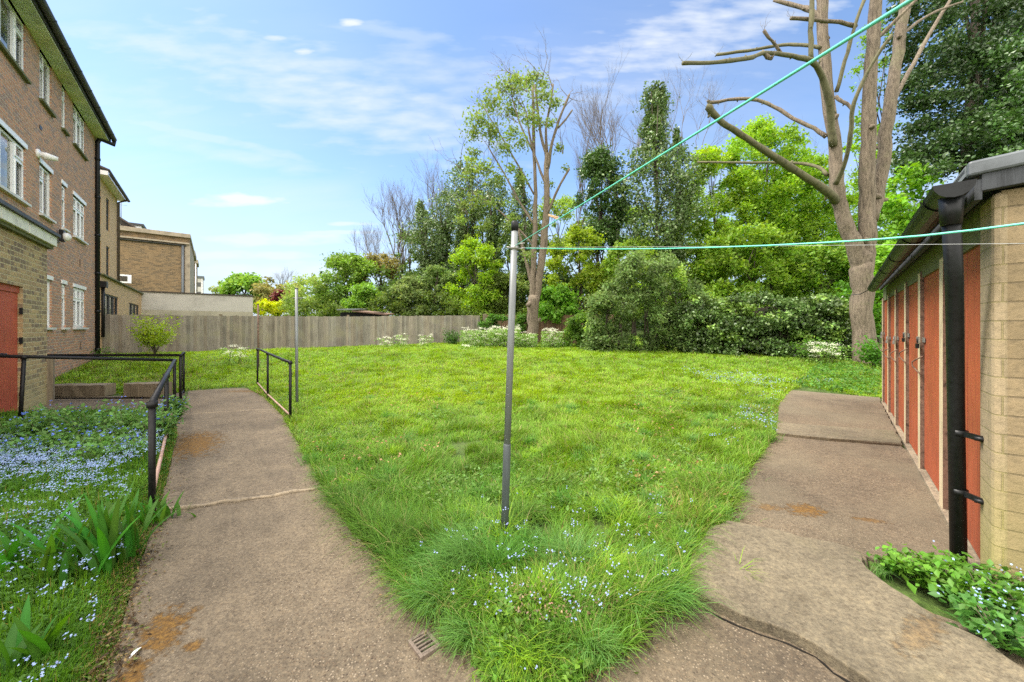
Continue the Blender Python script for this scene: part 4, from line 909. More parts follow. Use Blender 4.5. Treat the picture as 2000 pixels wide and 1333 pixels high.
# yellower worn part in the middle distance
yc = np.exp(-(((x+.8)/4.2)**2+((y-7.6)/3.3)**2)); col = col*(1-(yc*.38*(.35+mid_))[:, None])+np.array((.38,.50,.02))[None]*(yc*.38*(.35+mid_))[:, None]
dry = (RS.rand(n) < .02+.16*(vnoise(x, y, 1.3, 12) > .80)); col = np.where(dry[:, None], np.array((.36,.30,.10))[None], col)
lush = np.clip((tus-.62)*5, 0, 1)*(RS.rand(n) > .25); col = col*(1-.25*lush[:, None]); Lh *= 1+.3*lush
col *= RS.uniform(.62, 1.35, (n, 1))*RS.uniform(.9, 1.1, (n, 3))
str_ = RS.rand(n) < .05; col = np.where(str_[:, None], np.array((.42,.38,.15))[None]*RS.uniform(.6, 1.1, (n, 1)), col)
z = hgt(x, y)-.03
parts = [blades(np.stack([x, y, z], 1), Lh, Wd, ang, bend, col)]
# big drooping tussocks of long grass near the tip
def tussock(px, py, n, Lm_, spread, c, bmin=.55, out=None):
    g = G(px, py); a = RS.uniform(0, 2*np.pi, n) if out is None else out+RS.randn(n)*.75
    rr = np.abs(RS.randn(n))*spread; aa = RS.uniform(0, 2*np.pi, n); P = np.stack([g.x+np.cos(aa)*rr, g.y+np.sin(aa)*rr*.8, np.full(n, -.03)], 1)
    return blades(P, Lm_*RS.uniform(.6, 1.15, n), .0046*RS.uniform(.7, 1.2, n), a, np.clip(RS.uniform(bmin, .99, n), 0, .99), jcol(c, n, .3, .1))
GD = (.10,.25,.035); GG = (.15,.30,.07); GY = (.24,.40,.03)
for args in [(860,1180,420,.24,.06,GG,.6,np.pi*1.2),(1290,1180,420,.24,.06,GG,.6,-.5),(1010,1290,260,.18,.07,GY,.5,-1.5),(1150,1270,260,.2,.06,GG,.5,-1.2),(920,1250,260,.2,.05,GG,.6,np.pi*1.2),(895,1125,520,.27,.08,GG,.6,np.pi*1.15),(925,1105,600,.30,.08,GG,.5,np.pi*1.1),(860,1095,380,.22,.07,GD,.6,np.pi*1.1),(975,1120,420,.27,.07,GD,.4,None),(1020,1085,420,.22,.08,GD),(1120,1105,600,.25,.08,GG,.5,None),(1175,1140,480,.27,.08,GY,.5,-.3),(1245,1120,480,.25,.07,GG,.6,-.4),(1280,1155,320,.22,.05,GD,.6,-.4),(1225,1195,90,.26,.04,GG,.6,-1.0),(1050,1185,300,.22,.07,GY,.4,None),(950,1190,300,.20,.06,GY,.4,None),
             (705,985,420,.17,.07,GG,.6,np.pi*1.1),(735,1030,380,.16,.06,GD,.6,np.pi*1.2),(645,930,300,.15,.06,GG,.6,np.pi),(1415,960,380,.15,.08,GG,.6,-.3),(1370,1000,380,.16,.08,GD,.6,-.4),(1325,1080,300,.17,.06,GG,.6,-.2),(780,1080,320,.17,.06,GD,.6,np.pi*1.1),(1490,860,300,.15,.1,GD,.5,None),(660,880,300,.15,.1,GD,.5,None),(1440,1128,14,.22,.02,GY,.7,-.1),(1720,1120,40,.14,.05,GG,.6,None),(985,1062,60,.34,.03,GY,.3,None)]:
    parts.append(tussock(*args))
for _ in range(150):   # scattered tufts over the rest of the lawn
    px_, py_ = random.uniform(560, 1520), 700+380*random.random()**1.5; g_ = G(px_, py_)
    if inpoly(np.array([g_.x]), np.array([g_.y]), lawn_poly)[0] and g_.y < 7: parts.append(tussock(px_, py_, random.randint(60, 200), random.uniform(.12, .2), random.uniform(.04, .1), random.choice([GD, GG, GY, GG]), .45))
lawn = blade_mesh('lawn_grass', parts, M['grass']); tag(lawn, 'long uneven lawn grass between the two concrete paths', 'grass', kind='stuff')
# small broad leaves mixed through the front of the lawn, and clover/nettle rosettes
def weeds(name, label, poly_px, n, hmin, hmax, size, c, extra=None, kind='stuff', cat='weeds', mat='leaf', world=None, up=.6):
    poly = world or [g2(*p) for p in poly_px]; xs = [p[0] for p in poly]; ys = [p[1] for p in poly]
    x = RS.uniform(min(xs), max(xs), n*3); y = RS.uniform(min(ys), max(ys), n*3); k = inpoly(x, y, poly); x, y = x[k][:n], y[k][:n]
    cl = vnoise(x, y, 6, 21); keep = cl > .3; x, y, cl = x[keep], y[keep], cl[keep]; m_ = len(x)
    top = hmin+(hmax-hmin)*np.clip(cl*1.3-.2, 0, 1); zz = hgt(x, y)-.02+top*np.sqrt(RS.rand(m_))
    o_ = leaf_cloud(name, np.stack([x, y, zz], 1), size*RS.uniform(.5, 1.3, m_), jcol(c, m_, .35, .15), M[mat], None, up)
    return tag(o_, label, cat, kind=kind)
weeds('weed_leaves', 'small leafy weeds at the front tip of the lawn', [(880,1225),(960,1170),(1120,1160),(1240,1180),(1250,1235),(1180,1305),(1110,1350),(950,1345)], 6000, .02, .11, .015, (.16,.30,.045))
weeds('weed_leaves', 'larger rounded weed leaves at the very front of the lawn tip', [(960,1290),(1040,1260),(1200,1230),(1250,1235),(1180,1305),(1110,1350),(960,1345)], 420, .02, .09, .026, (.16,.31,.05))
weeds('dead_stems', 'pinkish brown dead stems and seed heads in the front of the lawn tip', [(990,1165),(1200,1165),(1210,1225),(1010,1235)], 800, .06, .14, .007, (.36,.25,.16))
x, y, r = sample(5000, 2.2, 9, -42, 42, 1.5); k = inpoly(x, y, lawn_poly)&(vnoise(x, y, 1.1, 91) > .66); x, y = x[k], y[k]; n_ = len(x)
P = np.repeat(np.stack([x, y, hgt(x, y)+.03], 1), 5, 0)+RS.randn(n_*5, 3)*np.array([.03, .03, .015])[None]
tag(leaf_cloud('lawn_weeds', P, .017*RS.uniform(.5, 1.5, len(P)), jcol((.15,.26,.06), len(P), .35, .12), M['leaf'], None, .9, .55), 'small broad leaved weeds and clover scattered in the lawn', kind='stuff')
x, y, r = sample(2600, 2.4, 9, -40, 42, 1.5); k = inpoly(x, y, lawn_poly)&(vnoise(x, y, .9, 92) > .6); x, y = x[k], y[k]
P = np.stack([x, y, hgt(x, y)+.045+.02*RS.rand(len(x))], 1); tag(leaf_cloud('dead_leaves', P, .014*RS.uniform(.5, 1.6, len(P)), jcol((.38,.24,.11), len(P), .35, .12), M['leaf'], None, .9, .6), 'dead brown leaves caught in the lawn', kind='stuff')
# ------------------------------------------------------------------ flowers
def flower_heads(P, s, col, parent=None, name='flowers', tilt=.5):
    """little five-petalled discs, one fan each"""
    n = len(P); nrm = RS.randn(n, 3)*tilt; nrm[:, 2] += 1; nrm[:, 1] -= .35; nrm /= np.linalg.norm(nrm, axis=1)[:, None]
    a = np.cross(nrm, RS.randn(n, 3)); a /= np.linalg.norm(a, axis=1)[:, None]; b = np.cross(nrm, a)
    V = np.empty((n, 10, 3), np.float32)
    for k in range(10):
        rr = (1.0 if k % 2 == 0 else .5); th = 2*np.pi*k/10; V[:, k] = P+(a*np.cos(th)+b*np.sin(th))*(s*rr)[:, None]
    i = (np.arange(n)*10)[:, None]+np.arange(10)[None]
    fo_ = np_mesh(name, V.reshape(-1, 3), [i], M['petal'], parent, np.repeat(col, 10, 0))
    if parent is not None: fo_['kind'] = 'stuff'
    return fo_
def clusters(x, y, z, per, spread, s, c, v=.15):
    n = len(x); X = np.repeat(x, per)+RS.randn(n*per)*spread; Y_ = np.repeat(y, per)+RS.randn(n*per)*spread; Z_ = np.repeat(z, per)+RS.randn(n*per)*spread*.45
    m_ = n*per; return np.stack([X, Y_, Z_], 1), s*RS.uniform(.7, 1.2, m_)*np.ones(m_), jcol(c, m_, v, .08)
BLUE = (.37,.47,.76); PALE = (.38,.45,.76)
# scattered over the front of the lawn
x, y, r = sample(9000, 1.2, 4.0, -35, 45, 1.7); k = inpoly(x, y, lawn_poly); x, y = x[k], y[k]
px = 1000+x/y*F; py = HOR+H/y*F
w_ = np.exp(-(((px-1060)/230)**2+((py-1190)/105)**2))*.42+np.exp(-(((px-1250)/80)**2+((py-1120)/70)**2))*.3
k = RS.rand(len(x)) < w_*.36; x, y = x[k], y[k]; print('front flowers', len(x))
P, s, c = clusters(x, y, .12+.14*RS.rand(len(x)), 4, .011, .0048, PALE)
tag(flower_heads(P, s, c), 'tiny pale blue forget-me-nots dotted through the tip of the lawn', 'flowers', kind='stuff')
bpy.data.objects['flowers'].name = 'forget_me_nots'
# blue haze along the right path edge and beyond it
x, y, r = sample(7000, 4.6, 11, 20, 48, 1.3); dR = edge_dist(x, y, RP[:6])
k = (inpoly(x, y, lawn_poly)) & (((dR < .5) & (RS.rand(len(x)) < .5*vnoise(x, y, 1.6, 32)**2)) | ((y > 7.9) & (x > 4.5) & (RS.rand(len(x)) < .5*vnoise(x, y, 1.2, 31))))
x, y = x[k], y[k]
P, s, c = clusters(x, y, hgt(x, y)+.08+.12*RS.rand(len(x)), 3, .03, .0085, (.36,.45,.78))
tag(flower_heads(P, s, c, name='forget_me_nots'), 'pale blue forget-me-nots along the far edge of the right path', 'flowers', kind='stuff')
# left bed
bed = [g2(330,814), g2(346,850), g2(326,930), g2(306,1000), g2(286,1060), g2(262,1130), g2(236,1210), g2(218,1280), g2(204,1333), (-1.45,.3), (-6,.3), (-7.5,5.2), g2(-150,838), g2(20,826), g2(150,818)]
x, y, r = sample(330000, 1.5, 9, -62, -30, 1.4); k = inpoly(x, y, bed); x, y, r = x[k], y[k], r[k]; n = len(x); print('bed', n)
px = 1000+x/y*F; py = HOR+H/y*F
eb = edge_dist(x, y, bed[:9]); tall = np.clip((r-2.4)/2.5, 0, 1)
hh = (.055+.06*vnoise(x, y, 2.0, 41)+.07*tall)*np.clip(eb/.16, .25, 1)
isg = RS.rand(n) < .42
xb, yb = x[isg], y[isg]; nb = isg.sum()
cg = mixcol((.06,.18,.02), (.17,.32,.03), vnoise(xb, yb, 1.8, 42))*RS.uniform(.7, 1.3, (nb, 1))
dryb = RS.rand(nb) < .05+.25*(eb[isg] < .1); cg = np.where(dryb[:, None], np.array((.33,.25,.08))[None], cg)
bp = [blades(np.stack([xb, yb, np.full(nb, -.03)], 1), hh[isg]*RS.uniform(.7, 1.5, nb)+.03, .0048*np.clip(r[isg]/2.4, .9, 4)**.7*RS.uniform(.7, 1.3, nb), vnoise(xb, yb, 2, 43)*8+RS.randn(nb)*.6, np.clip(.35+.3*RS.randn(nb), .05, .95), cg)]
bg_ = blade_mesh('bed_grass', bp, M['grass']); tag(bg_, 'rough grass growing through the flower bed at the left', 'grass', kind='stuff')
isl = ~isg; xl, yl, nl = x[isl], y[isl], (~isg).sum()
zl = -.03+hh[isl]*(.25+.8*np.sqrt(RS.rand(nl)))
o_ = leaf_cloud('bed_leaves', np.stack([xl, yl, zl], 1), (.011*np.clip(r[isl]/2.2, .9, 4)**.6)*RS.uniform(.6, 1.4, nl), mixcol((.07,.19,.035), (.17,.31,.055), vnoise(xl, yl, 2.4, 44))*RS.uniform(.7, 1.3, (nl, 1)), M['leaf'], None, .7, .5)
tag(o_, 'low leafy growth in the flower bed at the left', 'plants', kind='stuff')
# flower density map read from the photo: dense band y 880-1010, thinner below
x, y, r = sample(70000, 1.5, 6.5, -62, -30, 1.3); k = inpoly(x, y, bed)&(edge_dist(x, y, bed[:9]) > .06); x, y, r = x[k], y[k], r[k]
px = 1000+x/y*F; py = HOR+H/(y)*F-20
de = np.exp(-((py-945)/58)**2)*1.25+.085*(py > 1000)+.22*(py < 890)
patch = np.clip((vnoise(x, y, 1.7, 51)*.6+vnoise(x, y, 5, 52)*.4-.33)*4, 0, 1)
k = RS.rand(len(x)) < np.clip(de*patch, 0, 1)*.34; x, y, r = x[k], y[k], r[k]; print('bed flower clusters', len(x))
tall = np.clip((r-2.4)/2.5, 0, 1); zf = .055+.06*vnoise(x, y, 2.0, 41)+.09*tall+.05+.06*RS.rand(len(x))
P, s, c = clusters(x, y, zf, 7, .013, .0052, BLUE)
tag(flower_heads(P, s, c, name='forget_me_nots'), 'thick drift of blue forget-me-nots in the left flower bed', 'flowers', kind='stuff')
# taller leafy alkanet plants near the landing with darker blue dots, and strap leaved clumps
def strap_clump(name, label, g, n, Ln, Wd_, c, group=None, out=None, bmin=.15, bmax=.7, cat='plant'):
    root = thing(name, g, label, cat, group)
    a = RS.uniform(0, 2*np.pi, n) if out is None else out+RS.randn(n)*.7
    V = []; Q = []; cc = []; o_ = 0
    for i in range(n):
        Li = Ln*random.uniform(.6, 1.15); wi = Wd_*random.uniform(.7, 1.2); bd = random.uniform(bmin, bmax); d = Vector((math.cos(a[i]), math.sin(a[i]), 0)); sd_ = Vector((-d.y, d.x, 0))
        base = Vector(g)+Vector((random.gauss(0, .045), random.gauss(0, .045), -.02)); col_ = [q*random.uniform(.75, 1.25) for q in c]
        for j in range(7):
            t = j/6; p = base+d*(Li*bd*t**1.6)+UP*(Li*t*math.sqrt(max(.05, 1-(bd*t)**2*.8))); wj = wi*(math.sin(math.pi*min(1, .12+t*.88))**.7)*(1 if t < 1 else .05)*.5+.001
            for q in (-1, 0, 1): V.append(p+sd_*wj*q-UP*(.25*wj if q == 0 else 0)); cc.append([u*(1.15 if q == 0 else 1) for u in col_])
        for j in range(6):
            for q in (0, 1): b0 = o_+j*3+q; Q.append((b0, b0+1, b0+4, b0+3))
        o_ += 21
    np_mesh('leaves', np.array([tuple(v) for v in V]), [np.array(Q)], M['leaf'], root, np.array(cc), smooth=True)
    return root
for i, (px, py, n, Ln, Wd_, lab) in enumerate([(190,1125,34,.44,.034,'lush strap leaved clump in the middle of the left bed'),(228,1098,28,.38,.032,'strap leaved clump nearest the path in the left bed'),(120,1140,26,.38,.032,'strap leaved clump left of the middle of the bed'),(300,1020,16,.20,.03,'small broad leaved clump at the foot of the end post'),(15,1130,18,.36,.036,'broad upright leaves at the left edge of the photo'),(345,1008,5,.13,.03,'few broad leaves reaching over the path joint'),(40,1320,12,.26,.045,'broad dark leaves in the bottom left corner')]):
    strap_clump('leafy_clump', lab, G(px, py), n, Ln, Wd_, (.065,.19,.022), 'strap leaved clumps in the left bed')
def leafy_plant(name, label, g, hh, wd, nleaf, size, c, group=None, cat='plant', flowers=0, fc=(.16,.24,.75), fs=.008, asp=.5, stems=8):
    root = thing(name, g, label, cat, group); mb = MB(); tips = []
    for i in range(stems):
        a = random.uniform(0, 6.28); e = Vector((g.x+math.cos(a)*wd*random.uniform(.2, 1), g.y+math.sin(a)*wd*random.uniform(.2, 1), g.z+hh*random.uniform(.6, 1.05))); tips.append(e)
        mb.tube([Vector(g)-UP*.03, Vector(g).lerp(e, .5)+UP*hh*.1, e], [.004,.003,.0015], 5)
    mb.build('stems', M['barkgreen'], root)
    T = np.array([tuple(t) for t in tips]); gi = RS.randint(0, len(T), nleaf); t = np.sqrt(RS.rand(nleaf)); base = np.array(tuple(g))[None]
    P = base+(T[gi]-base)*t[:, None]+RS.randn(nleaf, 3)*np.array([wd*.22, wd*.22, hh*.06])[None]; P[:, 2] = np.maximum(P[:, 2], g.z+.01)
    leaf_cloud('leaves', P, size*RS.uniform(.5, 1.25, nleaf)*(1.2-.5*t), jcol(c, nleaf, .3, .1), M['leaf'], root, .8, asp)
    if flowers:
        gi = RS.randint(0, len(T), flowers); P = T[gi]+RS.randn(flowers, 3)*np.array([.05, .05, .03])[None]+np.array([0, 0, .02])[None]
        flower_heads(P, fs*RS.uniform(.7, 1.2, flowers), jcol(fc, flowers, .2, .1), root, 'flowers')
    return root
al = [(90,880,.44,.36),(180,880,.50,.34),(250,880,.48,.34),(300,880,.46,.26),(140,915,.36,.3),(325,860,.40,.16),(20,885,.36,.34),(215,925,.34,.3),(340,822,.36,.15),(60,920,.32,.3)]
names = ['behind the bent rail post','in front of the left sleeper','in front of the right sleeper','beside the middle handrail post','in the middle of the bed','under the handrail by the path','at the far left of the bed','just behind the forget-me-not drift','at the corner of the handrails','beside the dark broad leaves']
for (px, py, hh, wd), nm_ in zip(al, names):
    leafy_plant('alkanet', 'tall leafy plant with small dark blue flowers '+nm_, G(px, py), hh, wd, 760, .036, (.15,.29,.07), 'blue flowered leafy plants in the left bed', flowers=46, fs=.012, stems=12)
# small plants on the right by the downpipe
for i, (px, py, hh, wd, n, c, fl, lab) in enumerate([(1800,1140,.16,.16,260,(.14,.30,.035),0,'bright ground elder clump spreading over the slab edge'),(1855,1165,.2,.2,420,(.13,.28,.035),0,'bright leafy clump at the foot of the black downpipe'),(1925,1190,.2,.22,420,(.11,.25,.035),14,'leafy clump against the buff end wall'),(1955,1265,.16,.2,360,(.10,.24,.05),60,'forget-me-nots spilling over the slab in the bottom right corner'),(1745,1118,.09,.10,110,(.10,.24,.03),0,'small weeds in the notch of the broken slab'),(2010,1230,.2,.2,300,(.11,.25,.04),50,'leafy flowering clump at the right edge of the photo')]):
    leafy_plant('weed_clump', lab, G(px, py), hh, wd, n, .030, c, None, flowers=fl, fc=(.42,.55,.92), fs=.0065, asp=.6, stems=14)
lt = []
for line, k_ in ((LP, 1500), (RP, 1300), (bed[:9], 2600)):
    for _ in range(k_):
        i = random.randrange(len(line)-1); a_, b_ = line[i], line[i+1]; t = random.random(); sp_ = abs(random.gauss(0, .05))*random.choice((-1, 1))
        lt.append((a_[0]+(b_[0]-a_[0])*t+sp_, a_[1]+(b_[1]-a_[1])*t+random.gauss(0, .03), random.uniform(.003, .02)))
P = np.array(lt); cc_ = np.array([(.14,.085,.04),(.30,.21,.09),(.07,.045,.025),(.16,.20,.05)])[RS.randint(0, 4, len(P))]*RS.uniform(.6, 1.3, (len(P), 1))
tag(leaf_cloud('leaf_litter', P, .007*RS.uniform(.5, 1.8, len(P)), cc_, M['leaf'], None, 1.2, .45), 'brown crumbs and dead bits lying along the path edges', kind='stuff')
# the curled plant debris: a white feather on the path
mb = MB(); a = G(252, 1290)+UP*.008; b_ = G(276, 1270)+UP*.012; n_ = (b_-a).cross(UP).normalized(); vs = []
for i in range(7): t = i/6; p = a.lerp(b_, t)+UP*.006*math.sin(3*t); w_ = .007*math.sin(math.pi*(.1+.85*t)); vs += [p-n_*w_, p+n_*w_]
mb.add(vs, [(2*i, 2*i+1, 2*i+3, 2*i+2) for i in range(6)]); fo = mb.build('feather', M['feather']); tag(fo, 'small white feather lying at the edge of the left path', 'feather')
sol = fo.modifiers.new('s', 'SOLIDIFY'); sol.thickness = .001
print('near plants done')
# ------------------------------------------------------------------ woody things
def limb(mb, pts, Y0, n=10, jit=.05, knob=0, sub=3):
    """pts: (px, py, dY, radius_px) -> smooth tapered tube"""
    P = [(at(px, py, Y0+dy), r_*(Y0+dy)/math.hypot(F, px-1000)) for px, py, dy, r_ in pts]; pp, rr = [], []
    for i in range(len(P)-1):
        p0 = P[max(i-1, 0)][0]; p1, r1 = P[i]; p2, r2 = P[i+1]; p3 = P[min(i+2, len(P)-1)][0]
        for k in range(sub):
            t = k/sub; q = .5*((2*p1)+(p2-p0)*t+(2*p0-5*p1+4*p2-p3)*t*t+(3*p1-p0-3*p2+p3)*t**3)
            pp.append(q+Vector((random.gauss(0, 1), random.gauss(0, 1), random.gauss(0, 1)))*r1*.10*(1 if jit else 0)); rr.append((r1+(r2-r1)*t)*random.uniform(1-jit, 1+jit*1.4))
    pp.append(P[-1][0]); rr.append(P[-1][1]); mb.tube(pp, rr, n, jit=jit*.6)
    for _ in range(knob):
        i = random.randrange(len(pp)); d = Vector((random.gauss(0,1), random.gauss(0,1), random.gauss(0,1))).normalized(); mb.tube([pp[i], pp[i]+d*rr[i]*1.5, pp[i]+d*rr[i]*1.9], [rr[i]*.45, rr[i]*.38, rr[i]*.2], 6)
    return pp, rr
def twigs(mb, p, d, ln, r, depth, spread=.5, n=3, grav=0.0, up=.15):
    mid = p+d*ln*.5+Vector((random.gauss(0,1), random.gauss(0,1), random.gauss(0,1)))*ln*.05; e = p+d*ln
    mb.tube([p, mid, e], [r, r*.8, r*.6], 5 if depth > 2 else 3, cap=False)
    if depth <= 0: return
    for k in range(n):
        q = p.lerp(e, random.uniform(.35, 1.0)) if k else e
        nd_ = (d+Vector((random.gauss(0,1), random.gauss(0,1), random.gauss(0,1)))*spread+UP*up).normalized()
        twigs(mb, q, nd_, ln*random.uniform(.55, .82), r*.58, depth-1, spread, n, grav, up)
YT = 11.7
tb = at(1688, 706, YT)
big = thing('pollarded_tree', tb, 'large pollarded grey tree with bare cut limbs beside the stores', 'tree')
mb = MB()
limb(mb, [(1692,716,0,38),(1690,700,0,29),(1687,650,0,24),(1684,590,0,23.5),(1683,540,0,24.5),(1683,510,0,23),(1681,485,0,13)], YT, 20, .035)
limb(mb, [(1683,575,0,12),(1680,540,0,17),(1676,510,0,18.5),(1664,470,.0,17.5),(1650,430,.05,16),(1638,390,.1,15.5),(1632,340,.1,14.5),(1628,270,.15,13.5),(1618,190,.2,12.5),(1610,100,.25,12),(1604,0,.3,11.5),(1598,-120,.4,10),(1590,-260,.5,6)], YT, 18, .035, 5)
limb(mb, [(1685,575,0,12),(1687,540,0,17),(1690,505,0,19),(1693,470,0,18.5),(1695,400,0,17.5),(1694,330,-.05,16.5),(1697,250,-.1,15.5),(1700,150,-.15,14.5),(1706,60,-.2,14),(1714,-40,-.2,12),(1722,-200,-.3,9)], YT, 18, .035, 5)
limb(mb, [(1700,430,0,15),(1715,370,0.1,16),(1727,290,.1,15),(1737,210,.1,13.5),(1748,130,.2,13),(1762,50,.2,12.5),(1775,-40,.2,11),(1790,-200,.3,8)], YT, 16, .035, 4)
mb.build('trunk', M['bark'], big)
LM = [([(1632,392,.05,11),(1605,368,-.3,10),(1560,338,-.8,8.6),(1510,305,-1.2,7.6),(1460,272,-1.6,7),(1420,245,-1.9,6.5),(1400,230,-2.0,6.5),(1388,215,-2.1,7.5),(1379,209,-2.1,6)], 'barkgreen', 8),
      ([(1614,268,.2,5),(1590,252,.4,4.6),(1550,232,.8,4.2),(1510,208,1.2,4),(1480,196,1.4,3.8),(1440,193,1.7,3.6),(1390,201,2.0,3.4),(1384,196,2.0,4)], 'bark', 3),
      ([(1616,342,.2,5),(1600,328,.5,4),(1575,321,.9,3.6),(1530,318,1.4,3),(1450,318,2.2,2.6),(1362,317,3.0,2.2)], 'barkgreen', 3),
      ([(1627,285,.0,8),(1623,230,-.2,8),(1618,190,-.4,7.5),(1606,150,-.6,7),(1588,122,-.9,6.2),(1560,112,-1.2,5.4),(1528,107,-1.5,5),(1495,103,-1.7,4.5),(1470,112,-1.9,4.5),(1430,118,-2.3,4.3),(1385,123,-2.7,4.2),(1334,124,-3.1,4.2)], 'barkgreen', 12),
      ([(1604,94,.2,4.4),(1575,89,.5,4),(1540,88,.9,3.8),(1500,93,1.3,3.6),(1460,100,1.7,3.4),(1400,107,2.2,3.2)], 'barkgreen', 5),
      ([(1524,104,-1.4,3.6),(1512,85,-1.5,3.2),(1500,72,-1.6,3),(1492,60,-1.6,3.6)], 'bark', 2),
      ([(1584,118,-.8,5),(1584,60,-.8,5.4),(1586,0,-.8,5),(1588,-120,-.7,3)], 'barkgreen', 2),
      ([(1488,100,-1.7,4),(1500,112,-1.7,5),(1508,116,-1.7,3)], 'bark', 3),
      ([(1632,360,-.1,5.5),(1648,325,-.5,5),(1659,280,-.9,5),(1663,240,-1.1,5),(1668,200,-1.3,4.8),(1690,150,-1.5,4.4),(1716,105,-1.7,4.2),(1742,68,-1.9,4)], 'barkgreen', 4),
      ([(1666,215,-1.2,4),(1655,204,-1.1,4),(1640,196,-1.0,4),(1632,190,-.9,4.6)], 'bark', 3),
      ([(1738,215,.1,6),(1765,160,.4,5.5),(1795,105,.7,5.4),(1822,55,.9,5),(1850,10,1.1,4.4),(1880,-40,1.3,3.5)], 'bark', 3),
      ([(1608,45,.2,6),(1585,22,.4,6),(1555,12,.7,5),(1512,0,1.1,4)], 'bark', 3),
      ([(1672,52,-.1,5),(1640,44,-.3,5),(1600,40,-.5,4.4),(1545,36,-.9,4)], 'bark', 4),
      ([(1634,180,.1,4.6),(1650,120,-.1,4.4),(1664,70,-.2,4),(1680,20,-.3,4),(1700,-30,-.3,4)], 'barkgreen', 2),
      ([(1755,75,.1,4),(1790,45,.4,4),(1830,22,.7,3.4),(1880,4,1.0,2.6)], 'bark', 2),
      ([(1700,90,-.2,5),(1730,60,-.4,5),(1765,25,-.6,4),(1800,-10,-.7,4)], 'bark', 2)]
for pts, mt, kn in LM:
    mb = MB(); pp, rr = limb(mb, pts, YT, 10, .10, kn)
    for _ in range(3): twigs(mb, pp[-1], Vector((random.gauss(0,.6), random.gauss(0,.5), 1)).normalized(), random.uniform(.12, .3), .005, 1, .4, 2)
    mb.build('limb', M[mt], big)
# dark tie wire between the tree and the gutter end
mb = MB(); t0 = at(1655, 577, YT-.5); mb.tube([t0, at(1680, 575, YT-.6), at(1700, 565, 10.2), gE+UP*-.02], .012, 6); tag(mb.build('cable', M['black']), 'thin black cable tied round the pollarded tree', 'cable')
# middle bare tree
YM = 18.6
midt = thing('thin_crowned_tree', at(1040, 682, YM), 'tall twin stemmed tree with fresh leaves on its left side behind the line post', 'tree')
mb = MB()
limb(mb, [(1040,684,0,11.7),(1040,650,0,10.8),(1041,610,0,11.2),(1043,580,0,11.2)], YM, 12, .06, 4)
limb(mb, [(1041,618,0,5),(1040,590,0,6.5),(1041,540,0,5.9),(1045,460,.1,5.1),(1046,380,.1,3.6),(1043,300,.2,3.3),(1042,220,.2,3.0),(1040,170,.2,2.0)], YM, 10, .05)
limb(mb, [(1043,620,0,5),(1046,590,0,7),(1057,520,0,7.4),(1064,450,-.1,7.0),(1068,390,-.2,5.6),(1067,340,-.2,5.3),(1068,300,-.2,4.3)], YM, 10, .05, 4)
for pts in ([(1068,310,-.2,3.3),(1056,260,-.3,2.6),(1048,200,-.3,2.2),(1044,165,-.3,1.3)], [(1070,330,-.2,3.3),(1078,280,-.4,2.9),(1092,235,-.6,2.4),(1112,185,-.8,2.1)], [(1068,305,-.2,3.3),(1066,250,-.1,2.4),(1076,200,0,2.1),(1080,165,0,2.0)],
            [(1068,420,-.2,3.1),(1085,380,-.5,2.4),(1100,350,-.7,2.2),(1112,330,-.8,2.0)], [(1066,360,-.2,2.9),(1050,320,0,2.2),(1035,270,.2,2.0),(1028,220,.2,1.3)], [(1040,560,0,3.9),(1030,520,.2,3.6),(1020,480,.3,3.1),(1012,450,.4,2.3)],
            [(1044,440,.1,2.8),(1015,395,.5,2.0),(985,340,.9,1.6),(955,290,1.2,1.2)], [(1043,380,.1,2.0),(1010,320,.4,1.7),(975,260,.7,1.3),(950,220,.9,0.9)], [(1042,480,.1,2.3),(1005,440,.6,2.0),(960,400,1.2,1.3),(925,380,1.5,0.9)], [(1043,300,.1,2.0),(1015,240,.3,1.6),(1000,190,.5,1.1)], [(1090,250,-.5,2.0),(1104,235,-.5,1.8),(1118,215,-.6,1.7)]):
    limb(mb, pts, YM, 7, .08, 1)
tipc = []
for (px, py, dy) in [(955,290,1.2),(950,220,.9),(925,380,1.5),(1000,190,.5),(985,340,.9),(975,260,.7),(1028,220,.2),(1015,395,.5),(960,400,1.2),(1030,180,.2),(940,330,1.2),(1010,240,.4),(1078,170,0),(1110,190,-.8),(1060,150,.2),(1090,240,-.4),(1100,300,-.6),(1020,160,.3),(900,330,1.2),(915,420,1.2)]:
    for _ in range(3): twigs(mb, at(px, py, YM+dy), Vector((random.gauss(-.3,.5), random.gauss(0,.5), random.uniform(.2,1))).normalized(), random.uniform(.5,1.0), .018, 3, .45, 2)
mb.build('trunk', M['bark'], midt)
def clump_leaves(cs, n, size, c, var=.2):
    """cs: (centre, radius) -> positions and colours"""
    P = []; Cc = []
    rs = np.array([r_ for _, r_ in cs]); wgt = rs**2/np.sum(rs**2); cnt = np.maximum(1, (wgt*n).astype(int))
    for (ctr, r_), k in zip(cs, cnt):
        d = RS.randn(k, 3); d /= np.linalg.norm(d, axis=1)[:, None]; q = r_*(.15+1.1*RS.rand(k)**.7)*(1+.25*RS.randn(k)); p = d*q[:, None]; p[:, 2] *= .75
        P.append(np.array(tuple(ctr))[None]+p); Cc.append(jcol(np.array(c)*random.uniform(1-var, 1+var), k, .25, .1))
    return np.concatenate(P), np.concatenate(Cc)
cs = [(at(random.uniform(918,1075), 0, 1), 1) for _ in range(0)]
